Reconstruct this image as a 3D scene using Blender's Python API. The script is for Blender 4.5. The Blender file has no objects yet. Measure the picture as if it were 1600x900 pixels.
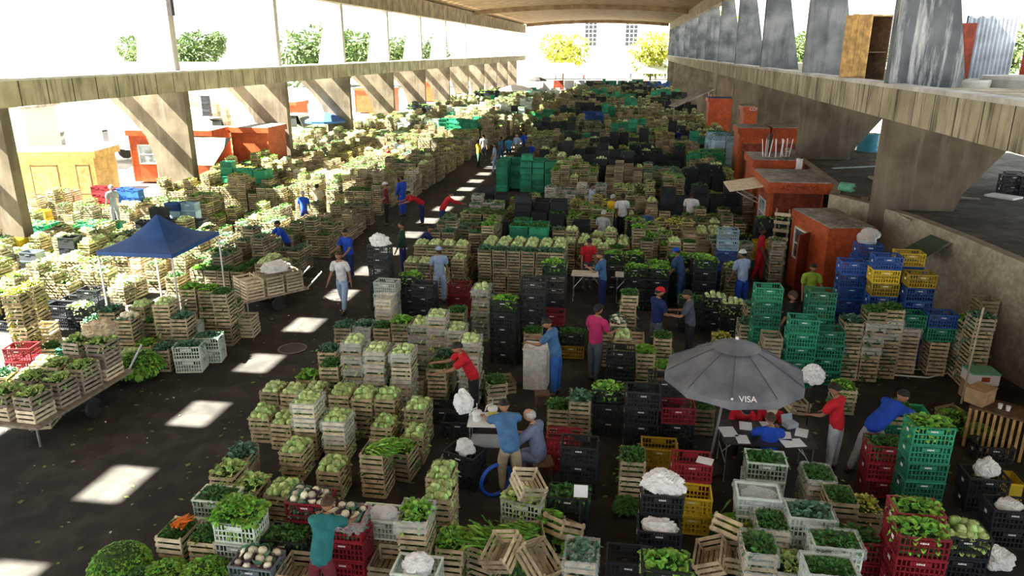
import bpy, math, random
import numpy as np
from mathutils import Vector, Matrix
sc = bpy.context.scene
COL = sc.collection
R = random.Random(11)
rad = math.radians

# ---------------------------------------------------------------- camera
FPX = 1150.0; PITCH = math.atan(371 / FPX); CAMZ = 6.9; YAW = math.atan(185 / FPX * math.cos(PITCH))
cd = bpy.data.cameras.new('camera'); cam = bpy.data.objects.new('camera', cd); COL.objects.link(cam)
cd.sensor_width = 36; cd.lens = 36 * FPX / 1600; cd.clip_end = 2000; cd.clip_start = .1
cam.location = (0, 0, CAMZ); cam.rotation_euler = (math.pi / 2 - PITCH, 0, YAW)
sc.camera = cam

# ---------------------------------------------------------------- light
w = bpy.data.worlds.new('world'); sc.world = w; w.use_nodes = True
bg = w.node_tree.nodes['Background']; bg.inputs[0].default_value = (.93, .97, 1, 1); bg.inputs[1].default_value = 2.0
sd = bpy.data.lights.new('sun', 'SUN'); sun = bpy.data.objects.new('sun', sd); COL.objects.link(sun)
sd.energy = 90; sd.color = (1, .93, .78); sd.angle = rad(.6)
SUND = Vector((.665, .12, -.723)).normalized()
sun.rotation_euler = SUND.to_track_quat('-Z', 'Y').to_euler(); sun.location = (-30, -10, 40)
sc.view_settings.view_transform = 'Standard'; sc.view_settings.look = 'None'
sc.view_settings.exposure = 0; sc.view_settings.gamma = 1; sc.view_settings.use_curve_mapping = False
sc.cycles.max_bounces = 6; sc.cycles.diffuse_bounces = 3; sc.cycles.transparent_max_bounces = 10
sc.cycles.sample_clamp_indirect = 6

def ray(px, py):
    x = (px - 800) / FPX; y = -(py - 450) / FPX
    F = math.cos(PITCH) + y * math.sin(PITCH); Z = -math.sin(PITCH) + y * math.cos(PITCH)
    return (x * math.cos(YAW) - F * math.sin(YAW), x * math.sin(YAW) + F * math.cos(YAW), Z)
def g(px, py, z=0.0):
    """world place of a photo point that lies at height z"""
    a, b, c = ray(px, py); t = (z - CAMZ) / c
    return a * t, b * t

# ---------------------------------------------------------------- materials
MATS = {}
def mat(name, col, rough=.7, var=.15, scale=6, bump=0, metal=0, rnd=None, col2=None, c2amt=.5, spec=.3, bscale=None, hue=0, trans=0, sub=0, dirt=0, coords='Object'):
    m = bpy.data.materials.new(name); m.use_nodes = True; nt = m.node_tree; N = nt.nodes; L = nt.links
    b = N['Principled BSDF']; b.inputs['Roughness'].default_value = rough; b.inputs['Metallic'].default_value = metal
    b.inputs['Specular IOR Level'].default_value = spec
    tc = N.new('ShaderNodeTexCoord'); nz = N.new('ShaderNodeTexNoise'); nz.inputs['Scale'].default_value = scale; nz.inputs['Detail'].default_value = 5
    L.new(tc.outputs[coords], nz.inputs['Vector'])
    mx = N.new('ShaderNodeMix'); mx.data_type = 'RGBA'
    rp = N.new('ShaderNodeValToRGB'); rp.color_ramp.elements[0].position = .35; rp.color_ramp.elements[1].position = .65
    L.new(nz.outputs['Fac'], rp.inputs[0]); L.new(rp.outputs[0], mx.inputs['Factor'])
    c = Vector(col)
    if col2 is None:
        mx.inputs['A'].default_value = (*[max(0, v * (1 - var)) for v in c], 1); mx.inputs['B'].default_value = (*[min(1, v * (1 + var)) for v in c], 1)
    else:
        mx.inputs['A'].default_value = (*c, 1); mx.inputs['B'].default_value = (*(c.lerp(Vector(col2), c2amt)), 1)
    out = mx.outputs['Result']
    if rnd:
        h = N.new('ShaderNodeHueSaturation'); src = N.new('ShaderNodeObjectInfo' if rnd == 'obj' else 'ShaderNodeNewGeometry')
        r = src.outputs['Random' if rnd == 'obj' else 'Random Per Island']
        mr = N.new('ShaderNodeMapRange'); mr.inputs['To Min'].default_value = .55; mr.inputs['To Max'].default_value = 1.35; L.new(r, mr.inputs[0]); L.new(mr.outputs[0], h.inputs['Value'])
        if hue:
            m2 = N.new('ShaderNodeMapRange'); m2.inputs['To Min'].default_value = .5 - hue; m2.inputs['To Max'].default_value = .5 + hue
            mt = N.new('ShaderNodeMath'); mt.operation = 'FRACT'; ml = N.new('ShaderNodeMath'); ml.operation = 'MULTIPLY'; ml.inputs[1].default_value = 7.31
            L.new(r, ml.inputs[0]); L.new(ml.outputs[0], mt.inputs[0]); L.new(mt.outputs[0], m2.inputs[0]); L.new(m2.outputs[0], h.inputs['Hue'])
        L.new(out, h.inputs['Color']); out = h.outputs[0]
    if dirt:
        n2 = N.new('ShaderNodeTexNoise'); n2.inputs['Scale'].default_value = scale * 4; n2.inputs['Detail'].default_value = 8; L.new(tc.outputs[coords], n2.inputs['Vector'])
        r2 = N.new('ShaderNodeValToRGB'); r2.color_ramp.elements[0].position = .42; r2.color_ramp.elements[1].position = .6
        r2.color_ramp.elements[0].color = (1 - dirt, 1 - dirt, 1 - dirt, 1); L.new(n2.outputs['Fac'], r2.inputs[0])
        m3 = N.new('ShaderNodeMix'); m3.data_type = 'RGBA'; m3.blend_type = 'MULTIPLY'; m3.inputs['Factor'].default_value = 1
        L.new(out, m3.inputs['A']); L.new(r2.outputs[0], m3.inputs['B']); out = m3.outputs['Result']
    L.new(out, b.inputs['Base Color'])
    if bump:
        bn = N.new('ShaderNodeBump'); bn.inputs['Strength'].default_value = bump
        n3 = N.new('ShaderNodeTexNoise'); n3.inputs['Scale'].default_value = bscale or scale * 5; n3.inputs['Detail'].default_value = 6
        L.new(tc.outputs[coords], n3.inputs['Vector']); L.new(n3.outputs['Fac'], bn.inputs['Height']); L.new(bn.outputs[0], b.inputs['Normal'])
    if trans:
        ms = N.new('ShaderNodeMixShader'); tr = N.new('ShaderNodeBsdfTransparent'); ms.inputs[0].default_value = trans
        L.new(b.outputs[0], ms.inputs[1]); L.new(tr.outputs[0], ms.inputs[2]); L.new(ms.outputs[0], N['Material Output'].inputs[0])
    MATS[name] = m
    return m

def concrete(name, c1, c2, seams=0, axis='Y', streak=1.0, stain=(.03, .028, .025)):
    """weathered concrete: blotches, downward streaks that start at the top edge, board joints"""
    m = bpy.data.materials.new(name); m.use_nodes = True; nt = m.node_tree; N = nt.nodes; L = nt.links
    b = N['Principled BSDF']; b.inputs['Roughness'].default_value = .9; b.inputs['Specular IOR Level'].default_value = .15
    tc = N.new('ShaderNodeTexCoord')
    nz = N.new('ShaderNodeTexNoise'); nz.inputs['Scale'].default_value = .9; nz.inputs['Detail'].default_value = 8; L.new(tc.outputs['Object'], nz.inputs['Vector'])
    rp = N.new('ShaderNodeValToRGB'); e = rp.color_ramp.elements; e[0].position = .38; e[1].position = .64; e[0].color = (*c1, 1); e[1].color = (*c2, 1)
    L.new(nz.outputs['Fac'], rp.inputs[0])
    mp = N.new('ShaderNodeMapping'); mp.inputs['Scale'].default_value = (2.2, 2.2, .22); L.new(tc.outputs['Object'], mp.inputs['Vector'])
    n2 = N.new('ShaderNodeTexNoise'); n2.inputs['Scale'].default_value = 1.6; n2.inputs['Detail'].default_value = 8; n2.inputs['Roughness'].default_value = .7; L.new(mp.outputs[0], n2.inputs['Vector'])
    r2 = N.new('ShaderNodeValToRGB'); e = r2.color_ramp.elements; e[0].position = .5; e[1].position = .68; L.new(n2.outputs['Fac'], r2.inputs[0])
    ml = N.new('ShaderNodeMath'); ml.operation = 'MULTIPLY'; ml.inputs[1].default_value = .85 * streak; L.new(r2.outputs[0], ml.inputs[0])
    mx = N.new('ShaderNodeMix'); mx.data_type = 'RGBA'; L.new(ml.outputs[0], mx.inputs['Factor']); L.new(rp.outputs[0], mx.inputs['A']); mx.inputs['B'].default_value = (*stain, 1)
    out = mx.outputs['Result']
    if seams:
        sp = N.new('ShaderNodeSeparateXYZ'); L.new(tc.outputs['Object'], sp.inputs[0])
        a = N.new('ShaderNodeMath'); a.operation = 'DIVIDE'; a.inputs[1].default_value = seams; L.new(sp.outputs[axis], a.inputs[0])
        f = N.new('ShaderNodeMath'); f.operation = 'FRACT'; L.new(a.outputs[0], f.inputs[0])
        lt = N.new('ShaderNodeMath'); lt.operation = 'LESS_THAN'; lt.inputs[1].default_value = .035; L.new(f.outputs[0], lt.inputs[0])
        m2 = N.new('ShaderNodeMix'); m2.data_type = 'RGBA'; L.new(lt.outputs[0], m2.inputs['Factor']); L.new(out, m2.inputs['A']); m2.inputs['B'].default_value = (.03, .025, .02, 1)
        out = m2.outputs['Result']
    L.new(out, b.inputs['Base Color'])
    bn = N.new('ShaderNodeBump'); bn.inputs['Strength'].default_value = .35; L.new(nz.outputs['Fac'], bn.inputs['Height']); L.new(bn.outputs[0], b.inputs['Normal'])
    MATS[name] = m
    return m

def film(name, alpha=.55, col=(.8, .88, .9)):
    m = mat(name, col, rough=.18, spec=.6, var=.05, trans=alpha)
    return m

mat('asphalt', (.030, .029, .028), .85, scale=.6, col2=(.060, .057, .052), c2amt=.8, bump=.25, bscale=60, dirt=.35)
mat('yard', (.34, .33, .31), .9, scale=.3, var=.2)
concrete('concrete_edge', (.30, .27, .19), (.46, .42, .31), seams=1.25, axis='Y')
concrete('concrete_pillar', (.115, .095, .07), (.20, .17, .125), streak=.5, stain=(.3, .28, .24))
concrete('concrete_fin_shaded', (.11, .125, .14), (.27, .29, .31), streak=.8, stain=(.06, .07, .08))  # right fins: shade put into the colour, darker and bluer than the left
concrete('concrete_fin_peeling', (.08, .095, .11), (.17, .19, .21), streak=1.1, stain=(.62, .64, .66))  # white peeling patches over the same shade-toned base
concrete('concrete_fin_sunlit', (.42, .40, .36), (.6, .58, .52), streak=.4)  # left fins: same concrete, with sunlight put into its paler colour
concrete('concrete_ceiling', (.19, .125, .07), (.30, .21, .12), streak=.35, stain=(.09, .06, .035))
concrete('concrete_beam', (.17, .14, .095), (.30, .25, .17), seams=2.0, axis='Y', streak=.8)
concrete('concrete_slab', (.42, .42, .40), (.6, .6, .57), streak=.3)
mat('stone_wall', (.33, .29, .225), .95, scale=2.2, col2=(.44, .40, .31), c2amt=1, bump=1, bscale=9, dirt=.2)
mat('tar_roof', (.06, .056, .05), .95, scale=.8, col2=(.13, .12, .105), c2amt=1, bump=.3, dirt=.3)
mat('wood', (.44, .36, .235), .8, scale=9, var=.28, rnd='obj')
mat('wood_far', (.36, .30, .195), .8, scale=3, var=.3, rnd='island')
mat('wood_pale', (.66, .58, .42), .8, scale=9, var=.2, rnd='obj')
mat('wood_grey', (.35, .30, .24), .85, scale=9, var=.3, rnd='obj')
mat('wood_dark', (.13, .085, .05), .7, scale=7, var=.3)
mat('plywood', (.52, .33, .13), .7, scale=5, var=.3, bump=.1)
PL = {'black': (.022, .027, .034), 'green': (.03, .30, .17), 'blue': (.02, .09, .36), 'red': (.30, .022, .035), 'yellow': (.60, .43, .03),
      'grey': (.16, .2, .24), 'white': (.62, .72, .64), 'lightblue': (.35, .55, .7)}
for k, c in PL.items():
    mat('plastic_' + k, c, .42, scale=4, var=.15, rnd='obj' if k not in ('black',) else None, spec=.45)
    mat('plasticfar_' + k, c, .5, scale=2, var=.2, rnd='island')
mat('mark', (.8, .8, .82), .6, var=.05)
mat('leaf_lettuce', (.20, .46, .06), .5, scale=14, var=.35, rnd='island', hue=.03, spec=.4)
mat('leaf_pale', (.42, .60, .20), .5, scale=14, var=.25, rnd='island', hue=.03, spec=.4)
mat('leaf_dark', (.055, .19, .035), .5, scale=14, var=.35, rnd='island', hue=.03, spec=.4)
mat('leaf_blue', (.10, .24, .16), .55, scale=14, var=.3, rnd='island', hue=.03, spec=.3)
mat('leaf_yellow', (.52, .55, .10), .5, scale=14, var=.3, rnd='island', hue=.03, spec=.3)
mat('head_pale', (.62, .74, .38), .5, scale=18, col2=(.36, .54, .18), c2amt=.7, rnd='obj', bump=.2, spec=.35)
mat('head_far', (.62, .74, .38), .5, scale=9, col2=(.36, .54, .18), c2amt=.7, rnd='island', spec=.35)
mat('head_white', (.80, .78, .62), .6, scale=30, var=.15, rnd='obj', bump=.5)
mat('leaf_purple', (.10, .05, .07), .5, scale=10, var=.4, rnd='island')
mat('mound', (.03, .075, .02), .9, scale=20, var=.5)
mat('carrot', (.85, .22, .03), .5, scale=20, var=.2, rnd='obj')
film('film', .74); film('film_thin', .7); mat('bag_white', (.9, .93, .97), .4, var=.06, scale=8, bump=.5, spec=.5, trans=.12)
mat('white_paint', (.74, .74, .70), .5, scale=3, var=.12, dirt=.15)
mat('paper', (.86, .87, .9), .8, var=.03)
mat('steel', (.55, .57, .6), .35, metal=.8, var=.1)
mat('dark_metal', (.05, .05, .055), .5, metal=.4, var=.2)
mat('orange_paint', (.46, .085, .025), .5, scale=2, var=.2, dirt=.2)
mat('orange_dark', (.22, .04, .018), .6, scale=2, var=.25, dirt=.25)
mat('kiosk_yellow', (.56, .36, .12), .6, scale=3, var=.2, dirt=.2)
mat('zinc_roof', (.34, .32, .30), .7, scale=2, var=.3, dirt=.3)
mat('glass_dark', (.05, .06, .07), .15, spec=.8, var=.3, scale=2)
mat('glass_light', (.35, .42, .46), .15, spec=.8, var=.5, scale=3)
mat('tarp_blue', (.025, .09, .30), .55, scale=3, var=.15, bump=.1)
mat('tarp_green', (.05, .09, .06), .6, scale=3, var=.2)
mat('umbrella_grey', (.105, .115, .14), .7, scale=2.5, col2=(.19, .20, .235), c2amt=1)
mat('barrel_blue', (.05, .28, .40), .45, var=.12, scale=2)
mat('barrel_red', (.40, .06, .03), .5, var=.2)
mat('barrel_green', (.15, .48, .32), .4, var=.15)
mat('zinc_sheet', (.42, .49, .57), .5, scale=2, var=.25, metal=.2)
mat('facade', (.80, .81, .80), .8, scale=.4, var=.05)
mat('facade_grey', (.5, .51, .52), .8, scale=.4, var=.1)
mat('trunk', (.10, .075, .05), .9, scale=4, var=.3, bump=.4)
mat('tree_leaf', (.12, .19, .06), .6, scale=2, var=.35, rnd='island', hue=.03)
mat('tree_leaf_yellow', (.42, .44, .06), .6, scale=2, var=.3, rnd='island', hue=.02)
mat('litter', (.14, .22, .06), .8, scale=3, var=.5, rnd='island', hue=.05)
mat('litter_pale', (.6, .6, .55), .8, scale=3, var=.3, rnd='island')
mat('wheel_blue', (.02, .10, .55), .4, var=.1)
mat('cardboard', (.45, .31, .17), .85, scale=6, var=.2)
mat('styrofoam', (.82, .84, .84), .8, var=.04)
mat('skin_light', (.52, .29, .19), .55, var=.08, scale=12, spec=.35)
mat('skin_mid', (.33, .17, .10), .55, var=.08, scale=12, spec=.35)
mat('skin_dark', (.14, .075, .045), .55, var=.08, scale=12, spec=.35)
for k, c in {'black': (.015, .013, .012), 'grey': (.42, .42, .42), 'brown': (.06, .032, .018), 'white': (.75, .75, .73)}.items():
    mat('hair_' + k, c, .6, scale=40, var=.3)
CLOTH = {'royal': (.015, .07, .48), 'steelblue': (.06, .16, .34), 'denim': (.035, .085, .22), 'navy': (.012, .025, .12), 'red': (.50, .015, .025), 'magenta': (.45, .03, .13),
         'white': (.72, .74, .78), 'lightblue': (.32, .45, .68), 'greyblue': (.16, .2, .32), 'slate': (.07, .085, .11), 'black': (.015, .015, .018), 'khaki': (.33, .27, .18),
         'green': (.02, .20, .13), 'lime': (.30, .46, .05), 'yellow': (.75, .50, .02), 'palegrey': (.36, .39, .43), 'jeans': (.03, .12, .42), 'teal': (.02, .16, .17), 'darkgreen': (.015, .05, .03),
         'cyan': (.04, .30, .62), 'maroon': (.13, .02, .03), 'beige': (.55, .47, .33)}
for k, c in CLOTH.items():
    mat('cloth_' + k, c, .85, scale=7, var=.2, bump=.15, bscale=25)
M = MATS

# ---------------------------------------------------------------- mesh helpers
def npmesh(name, V, F, mi=None, mats=(), smooth=False):
    V = np.asarray(V, np.float32); F = np.asarray(F, np.int32)
    me = bpy.data.meshes.new(name); n = len(F)
    me.vertices.add(len(V)); me.vertices.foreach_set('co', V.ravel())
    me.loops.add(n * 4); me.loops.foreach_set('vertex_index', F.ravel())
    me.polygons.add(n); me.polygons.foreach_set('loop_start', np.arange(n, dtype=np.int32) * 4)
    if mi is not None: me.polygons.foreach_set('material_index', np.asarray(mi, np.int32))
    for m in mats: me.materials.append(M[m] if isinstance(m, str) else m)
    me.update(calc_edges=True)
    me.polygons.foreach_set('use_smooth', np.full(n, bool(smooth)))
    return me

BOXV = np.array([(x, y, z) for x in (-.5, .5) for y in (-.5, .5) for z in (-.5, .5)], float)
BOXF = np.array([(0, 1, 3, 2), (4, 6, 7, 5), (0, 4, 5, 1), (2, 3, 7, 6), (0, 2, 6, 4), (1, 5, 7, 3)])

class MB:
    """collects quads for one mesh"""
    def __init__(s): s.V = []; s.F = []; s.I = []; s.n = 0
    def add(s, V, F, i=0):
        V = np.asarray(V, float); F = np.asarray(F, int)
        s.V.append(V); s.F.append(F + s.n); s.I.append(np.full(len(F), i)); s.n += len(V); return s
    def box(s, c, d, i=0, rz=0, rx=0, ry=0, taper=1):
        v = BOXV.copy()
        if taper != 1: v[v[:, 2] > 0, :2] *= taper
        v = v * np.array(d, float)
        if rz or rx or ry:
            m = np.array((Matrix.Rotation(rz, 3, 'Z') @ Matrix.Rotation(ry, 3, 'Y') @ Matrix.Rotation(rx, 3, 'X'))); v = v @ m.T
        return s.add(v + np.array(c, float), BOXF, i)
    def bar(s, a, b, w, h=None, i=0):
        a = Vector(a); b = Vector(b); d = b - a; L = d.length
        q = np.array(d.to_track_quat('Z', 'Y').to_matrix())
        v = (BOXV * np.array((w, h or w, L))) @ q.T + np.array((a + b) / 2)
        return s.add(v, BOXF, i)
    def tube(s, pts, r, n=8, i=0, closed=False):
        pts = [Vector(p) for p in pts]; rs = r if isinstance(r, (list, tuple)) else [r] * len(pts)
        V = []; m = len(pts)
        for k, p in enumerate(pts):
            a = pts[(k + 1) % m] if (closed or k < m - 1) else p; b = pts[k - 1] if (closed or k > 0) else p
            d = (a - b).normalized(); q = d.to_track_quat('Z', 'Y').to_matrix()
            if k and not closed and abs(d.z) > .999: q = Matrix.Identity(3)
            for j in range(n):
                t = 2 * math.pi * j / n; V.append(p + q @ Vector((math.cos(t) * rs[k], math.sin(t) * rs[k], 0)))
        F = []
        for k in range(m if closed else m - 1):
            for j in range(n):
                k2 = (k + 1) % m; F.append((k * n + j, k * n + (j + 1) % n, k2 * n + (j + 1) % n, k2 * n + j))
        s.add([tuple(v) for v in V], F, i)
        if not closed:
            for k, fl in ((0, True), (m - 1, False)):
                idx = [k * n + j for j in range(n)]
                base = s.n - len(V)
                c = s.n; s.V.append(np.array([tuple(pts[k])])); s.n += 1
                fs = [(base + idx[j], base + idx[(j + 1) % n], c, c) for j in range(0)]
                # cap with quads that share the centre
                fs = [(base + idx[j], base + idx[(j + 1) % n], base + idx[(j + 2) % n], c) for j in range(0, n, 2)]
                s.F.append(np.array(fs)); s.I.append(np.full(len(fs), i))
        return s
    def lathe(s, prof, n=16, c=(0, 0, 0), i=0, sx=1, sy=1):
        V = []; F = []
        for r, z in prof:
            for j in range(n):
                t = 2 * math.pi * j / n; V.append((c[0] + math.cos(t) * r * sx, c[1] + math.sin(t) * r * sy, c[2] + z))
        for k in range(len(prof) - 1):
            for j in range(n): F.append((k * n + j, k * n + (j + 1) % n, (k + 1) * n + (j + 1) % n, (k + 1) * n + j))
        return s.add(V, F, i)
    def grid(s, P, i=0, closed=False):
        a = len(P); b = len(P[0]); V = [p for r in P for p in r]
        F = [(k * b + j, k * b + j + 1, (k + 1) * b + j + 1, (k + 1) * b + j) for k in range(a - 1) for j in range(b - 1)]
        return s.add(V, F, i)
    def poly(s, pts, ext, i=0):
        """prism of a polygon (list of 3D points) pushed along ext"""
        n = len(pts); P = [Vector(p) for p in pts]; E = Vector(ext)
        V = [tuple(p) for p in P] + [tuple(p + E) for p in P]
        F = [(k, (k + 1) % n, n + (k + 1) % n, n + k) for k in range(n)]
        for o in (0, n):
            for k in range(0, (n - 2 + 1) // 2):  # strip of quads across the outline
                a, b, c, d = k, k + 1, n - 2 - k, n - 1 - k
                if len({a, b, c, d}) >= 4: F.append((o + a, o + b, o + c, o + d))
                elif len({a, b, c, d}) == 3: F.append((o + a, o + b, o + b, o + d))
        F = [f for f in F if len(set(f)) == 4]
        return s.add(V, F, i)
    def merged(s, o, M4=None):
        V = np.concatenate(o.V); 
        if M4 is not None:
            m = np.array(M4); V = V @ m[:3, :3].T + m[:3, 3]
        s.V.append(V); s.F.append(np.concatenate(o.F) + s.n); s.I.append(np.concatenate(o.I)); s.n += len(V); return s
    def mesh(s, name, mats, smooth=False):
        return npmesh(name, np.concatenate(s.V), np.concatenate(s.F), np.concatenate(s.I), mats if isinstance(mats, (list, tuple)) else [mats], smooth)
    def build(s, name, mats, parent=None, loc=None, rz=0, smooth=False):
        return put(name, s.mesh(name, mats, smooth), parent, loc, rz)

def put(name, me, parent=None, loc=None, rz=0, rot=None, scale=None):
    o = bpy.data.objects.new(name, me); COL.objects.link(o)
    if parent is not None: o.parent = parent
    if loc is not None: o.location = loc
    if rot is not None: o.rotation_euler = rot
    elif rz: o.rotation_euler = (0, 0, rz)
    if scale is not None: o.scale = scale if hasattr(scale, '__len__') else (scale,) * 3
    return o
def tag(o, label=None, cat=None, group=None, kind=None):
    if label:
        ws = label.split(); o['label'] = ' '.join(ws[:16])
    if cat: o['category'] = cat
    if group: o['group'] = group
    if kind: o['kind'] = kind
    return o
def empty(name, loc, rz=0, label=None, cat=None, group=None):
    o = bpy.data.objects.new(name, None); COL.objects.link(o); o.location = loc; o.rotation_euler = (0, 0, rz)
    return tag(o, label, cat, group)
def struct(o, label=None, cat=None): return tag(o, label, cat, kind='structure')
ORD = 'first second third fourth fifth sixth seventh eighth ninth tenth eleventh twelfth thirteenth fourteenth fifteenth sixteenth seventeenth eighteenth nineteenth twentieth'.split()
def ordw(i):
    if i < 20: return ORD[i]
    i = min(i, 97); t = ['twenty', 'thirty', 'forty', 'fifty', 'sixty', 'seventy', 'eighty', 'ninety'][(i + 1) // 10 - 2]
    return t + '-' + ORD[(i + 1) % 10 - 1] if (i + 1) % 10 else t[:-1] + 'ieth'

# ================================================================ SETTING
Y0, Y1 = -14, 148
XL, XR, ZS, ZB = -20.0, 7.0, 5.95, 5.12
mb = MB(); mb.box((-6, 72, -.1), (34, 175, .2)); struct(mb.build('floor', 'asphalt'), 'dark stained asphalt floor of the market hall', 'floor')
mb = MB(); mb.box((-6, 150, -.22), (700, 500, .2)); struct(mb.build('ground', 'yard'), 'pale sunlit yard around the hall', 'ground')

def prism_y(prof, y0, y1): # profile in XZ
    return MB().poly([(x, y0, z) for x, z in prof], (0, y1 - y0, 0))
# mezzanine slabs and the beams under the roof
mb = MB(); mb.box((XL - .75, (20 + Y1) / 2, (ZS + ZB) / 2), (1.5, Y1 - 20, ZS - ZB)); mb.box((XL - 3.9, (20 + Y1) / 2, ZS - .2), (.5, Y1 - 20, .35)); struct(mb.build('mezzanine_slab', 'concrete_edge'), 'weathered concrete mezzanine slab along the left side of the hall', 'slab')
mb = MB(); mb.box((XR + 3.4, (Y0 + Y1) / 2, (ZS + ZB) / 2), (6.8, Y1 - Y0, ZS - ZB)); struct(mb.build('mezzanine_slab', 'concrete_edge'), 'weathered concrete mezzanine slab along the right side of the hall', 'slab')
mb = MB(); mb.box((XR + .16, (Y0 + Y1) / 2, ZS + .05), (.5, Y1 - Y0, .1)); struct(mb.build('trim_1', 'concrete_slab'), 'pale worn kerb on the edge of the right slab', 'kerb')
mb = MB(); mb.box((XL - .2, (20 + Y1) / 2, ZS + .04), (.45, Y1 - 20, .08)); struct(mb.build('trim_2', 'concrete_slab'), 'pale worn kerb on the edge of the left slab', 'kerb')
for sx, x in ((-1, XL), (1, XR)):
    z0 = 10.05 if sx < 0 else 10.6
    mb = MB(); mb.box((x + sx * .35, (Y0 + Y1) / 2, z0 + .75), (.7, Y1 - Y0, 1.5))
    struct(mb.build('roof_beam', 'concrete_beam'), 'stained concrete edge beam under the %s side of the roof' % ('left' if sx < 0 else 'right'), 'beam')
# roof shell: shallow vault with a row of roof lights near its left edge
HX0, HX1 = -19.72, -18.68
def vz(x): u = (x + 6.5) / 14.5; return 11.6 + .75 * (1 - u * u)
mb = MB()
def vault(xa, xb, ya, yb, n=10):
    xs = [xa + (xb - xa) * k / n for k in range(n + 1)]
    for k in range(n):
        a, b = xs[k], xs[k + 1]
        V = [(x, y, vz(x) + t) for x in (a, b) for y in (ya, yb) for t in (0, .45)]
        mb.add(V, BOXF)
vault(-21, HX0, Y0, Y1, 4); vault(HX1, 8, Y0, Y1, 16)
y = -6.3
edges = [Y0]
PY = 2.53; k = 0
sh = 11.95 / .723 * .12 - .05
y = 9.0 - sh - 6 * PY
while y < Y1 - 2:
    vault(HX0, HX1, edges[-1], y, 1); edges[-1] = y + 1.08; y += PY
vault(HX0, HX1, edges[-1], Y1, 1)
struct(mb.build('ceiling', 'concrete_ceiling'), 'shallow vaulted concrete ceiling over the far half of the hall', 'ceiling')
for i, y in enumerate((98, 147)):
    n = 14; xs = [-19.8 + 26.6 * k / n for k in range(n + 1)]
    mb = MB()
    for a, b in zip(xs, xs[1:]):
        mb.add([(x, yy, z) for x in (a, b) for yy in (y, y + .7) for z in (vz(x) - .55, vz(x) + .02)], BOXF)
    struct(mb.build('ceiling_rib', 'concrete_ceiling'), ['concrete rib across the ceiling midway along the hall', 'concrete rib at the far mouth of the hall'][i], 'rib')
# fins above the slabs and pillars below them
fy = [21.6 + 10.45 * k for k in range(13)]
for i, y in enumerate(fy):
    if y > Y1: break
    t = .42
    if i < 12:
        x = XL - .35; w0, w1 = 1.95, 1.0
        o = MB().poly([(x, y, ZS), (x, y, 10.4), (x - w1, y, 10.4), (x - w0, y, ZS)], (0, t, 0)).build('roof_fin', 'concrete_fin_sunlit')
        struct(o, 'tapering concrete fin, %s from the near end of the left slab' % ordw(i), 'fin')
        x = XL - .1; prof = [(x, 0), (x, ZB), (x - 3.9, ZB), (x - 3.55, 4.55), (x - 2.85, 3.9), (x - 2.2, 3.1), (x - 1.85, 2), (x - 1.75, 0)]
        o = MB(); o.V = []; 
        pl = [(px_, z_) for px_, z_ in prof]
        inner = [(x, 0), (x, 2), (x, 3.1), (x, 3.9), (x, 4.55), (x, ZB)]; outer = [(x - 1.75, 0), (x - 1.85, 2), (x - 2.2, 3.1), (x - 2.85, 3.9), (x - 3.55, 4.55), (x - 3.95, ZB)]
        for a in range(5):
            o.add([(q[0], yy, q[1]) for q in (inner[a], outer[a]) for yy in (y, y + .42) for q in [q]][:0] or
                  [(px_, yy, z_) for (px_, z_) in (inner[a], inner[a + 1], outer[a + 1], outer[a]) for yy in (y, y + .42)],
                  [(0, 2, 3, 1), (2, 4, 5, 3), (4, 6, 7, 5), (6, 0, 1, 7), (0, 6, 4, 2), (1, 3, 5, 7)])
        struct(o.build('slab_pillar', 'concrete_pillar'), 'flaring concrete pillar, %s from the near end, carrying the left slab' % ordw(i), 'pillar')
    yy0 = y + .5
    x = XR + .0; w0, w1 = 1.95, .9
    o = MB().poly([(x, yy0, ZS), (x, yy0, 10.8), (x + w1, yy0, 10.8), (x + w0, yy0, ZS)], (0, t, 0)).build('roof_fin', 'concrete_fin_shaded' if i else 'concrete_fin_peeling')
    struct(o, 'grey tapering concrete fin, %s from the near end of the right slab' % ordw(i), 'fin')
    o = MB(); x = XR + .1
    inner = [(x, 0), (x, 2), (x, 3.1), (x, 3.9), (x, 4.55), (x, ZB)]; outer = [(x + 1.9, 0), (x + 1.95, 2), (x + 2.3, 3.1), (x + 2.9, 3.9), (x + 3.4, 4.55), (x + 3.9, ZB)]
    for a in range(5):
        o.add([(px_, yy, z_) for (px_, z_) in (inner[a], inner[a + 1], outer[a + 1], outer[a]) for yy in (yy0, yy0 + .42)],
              [(0, 2, 3, 1), (2, 4, 5, 3), (4, 6, 7, 5), (6, 0, 1, 7), (0, 6, 4, 2), (1, 3, 5, 7)])
    struct(o.build('slab_pillar', 'concrete_pillar'), 'flaring concrete pillar, %s from the near end, carrying the right slab' % ordw(i), 'pillar')

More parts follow.
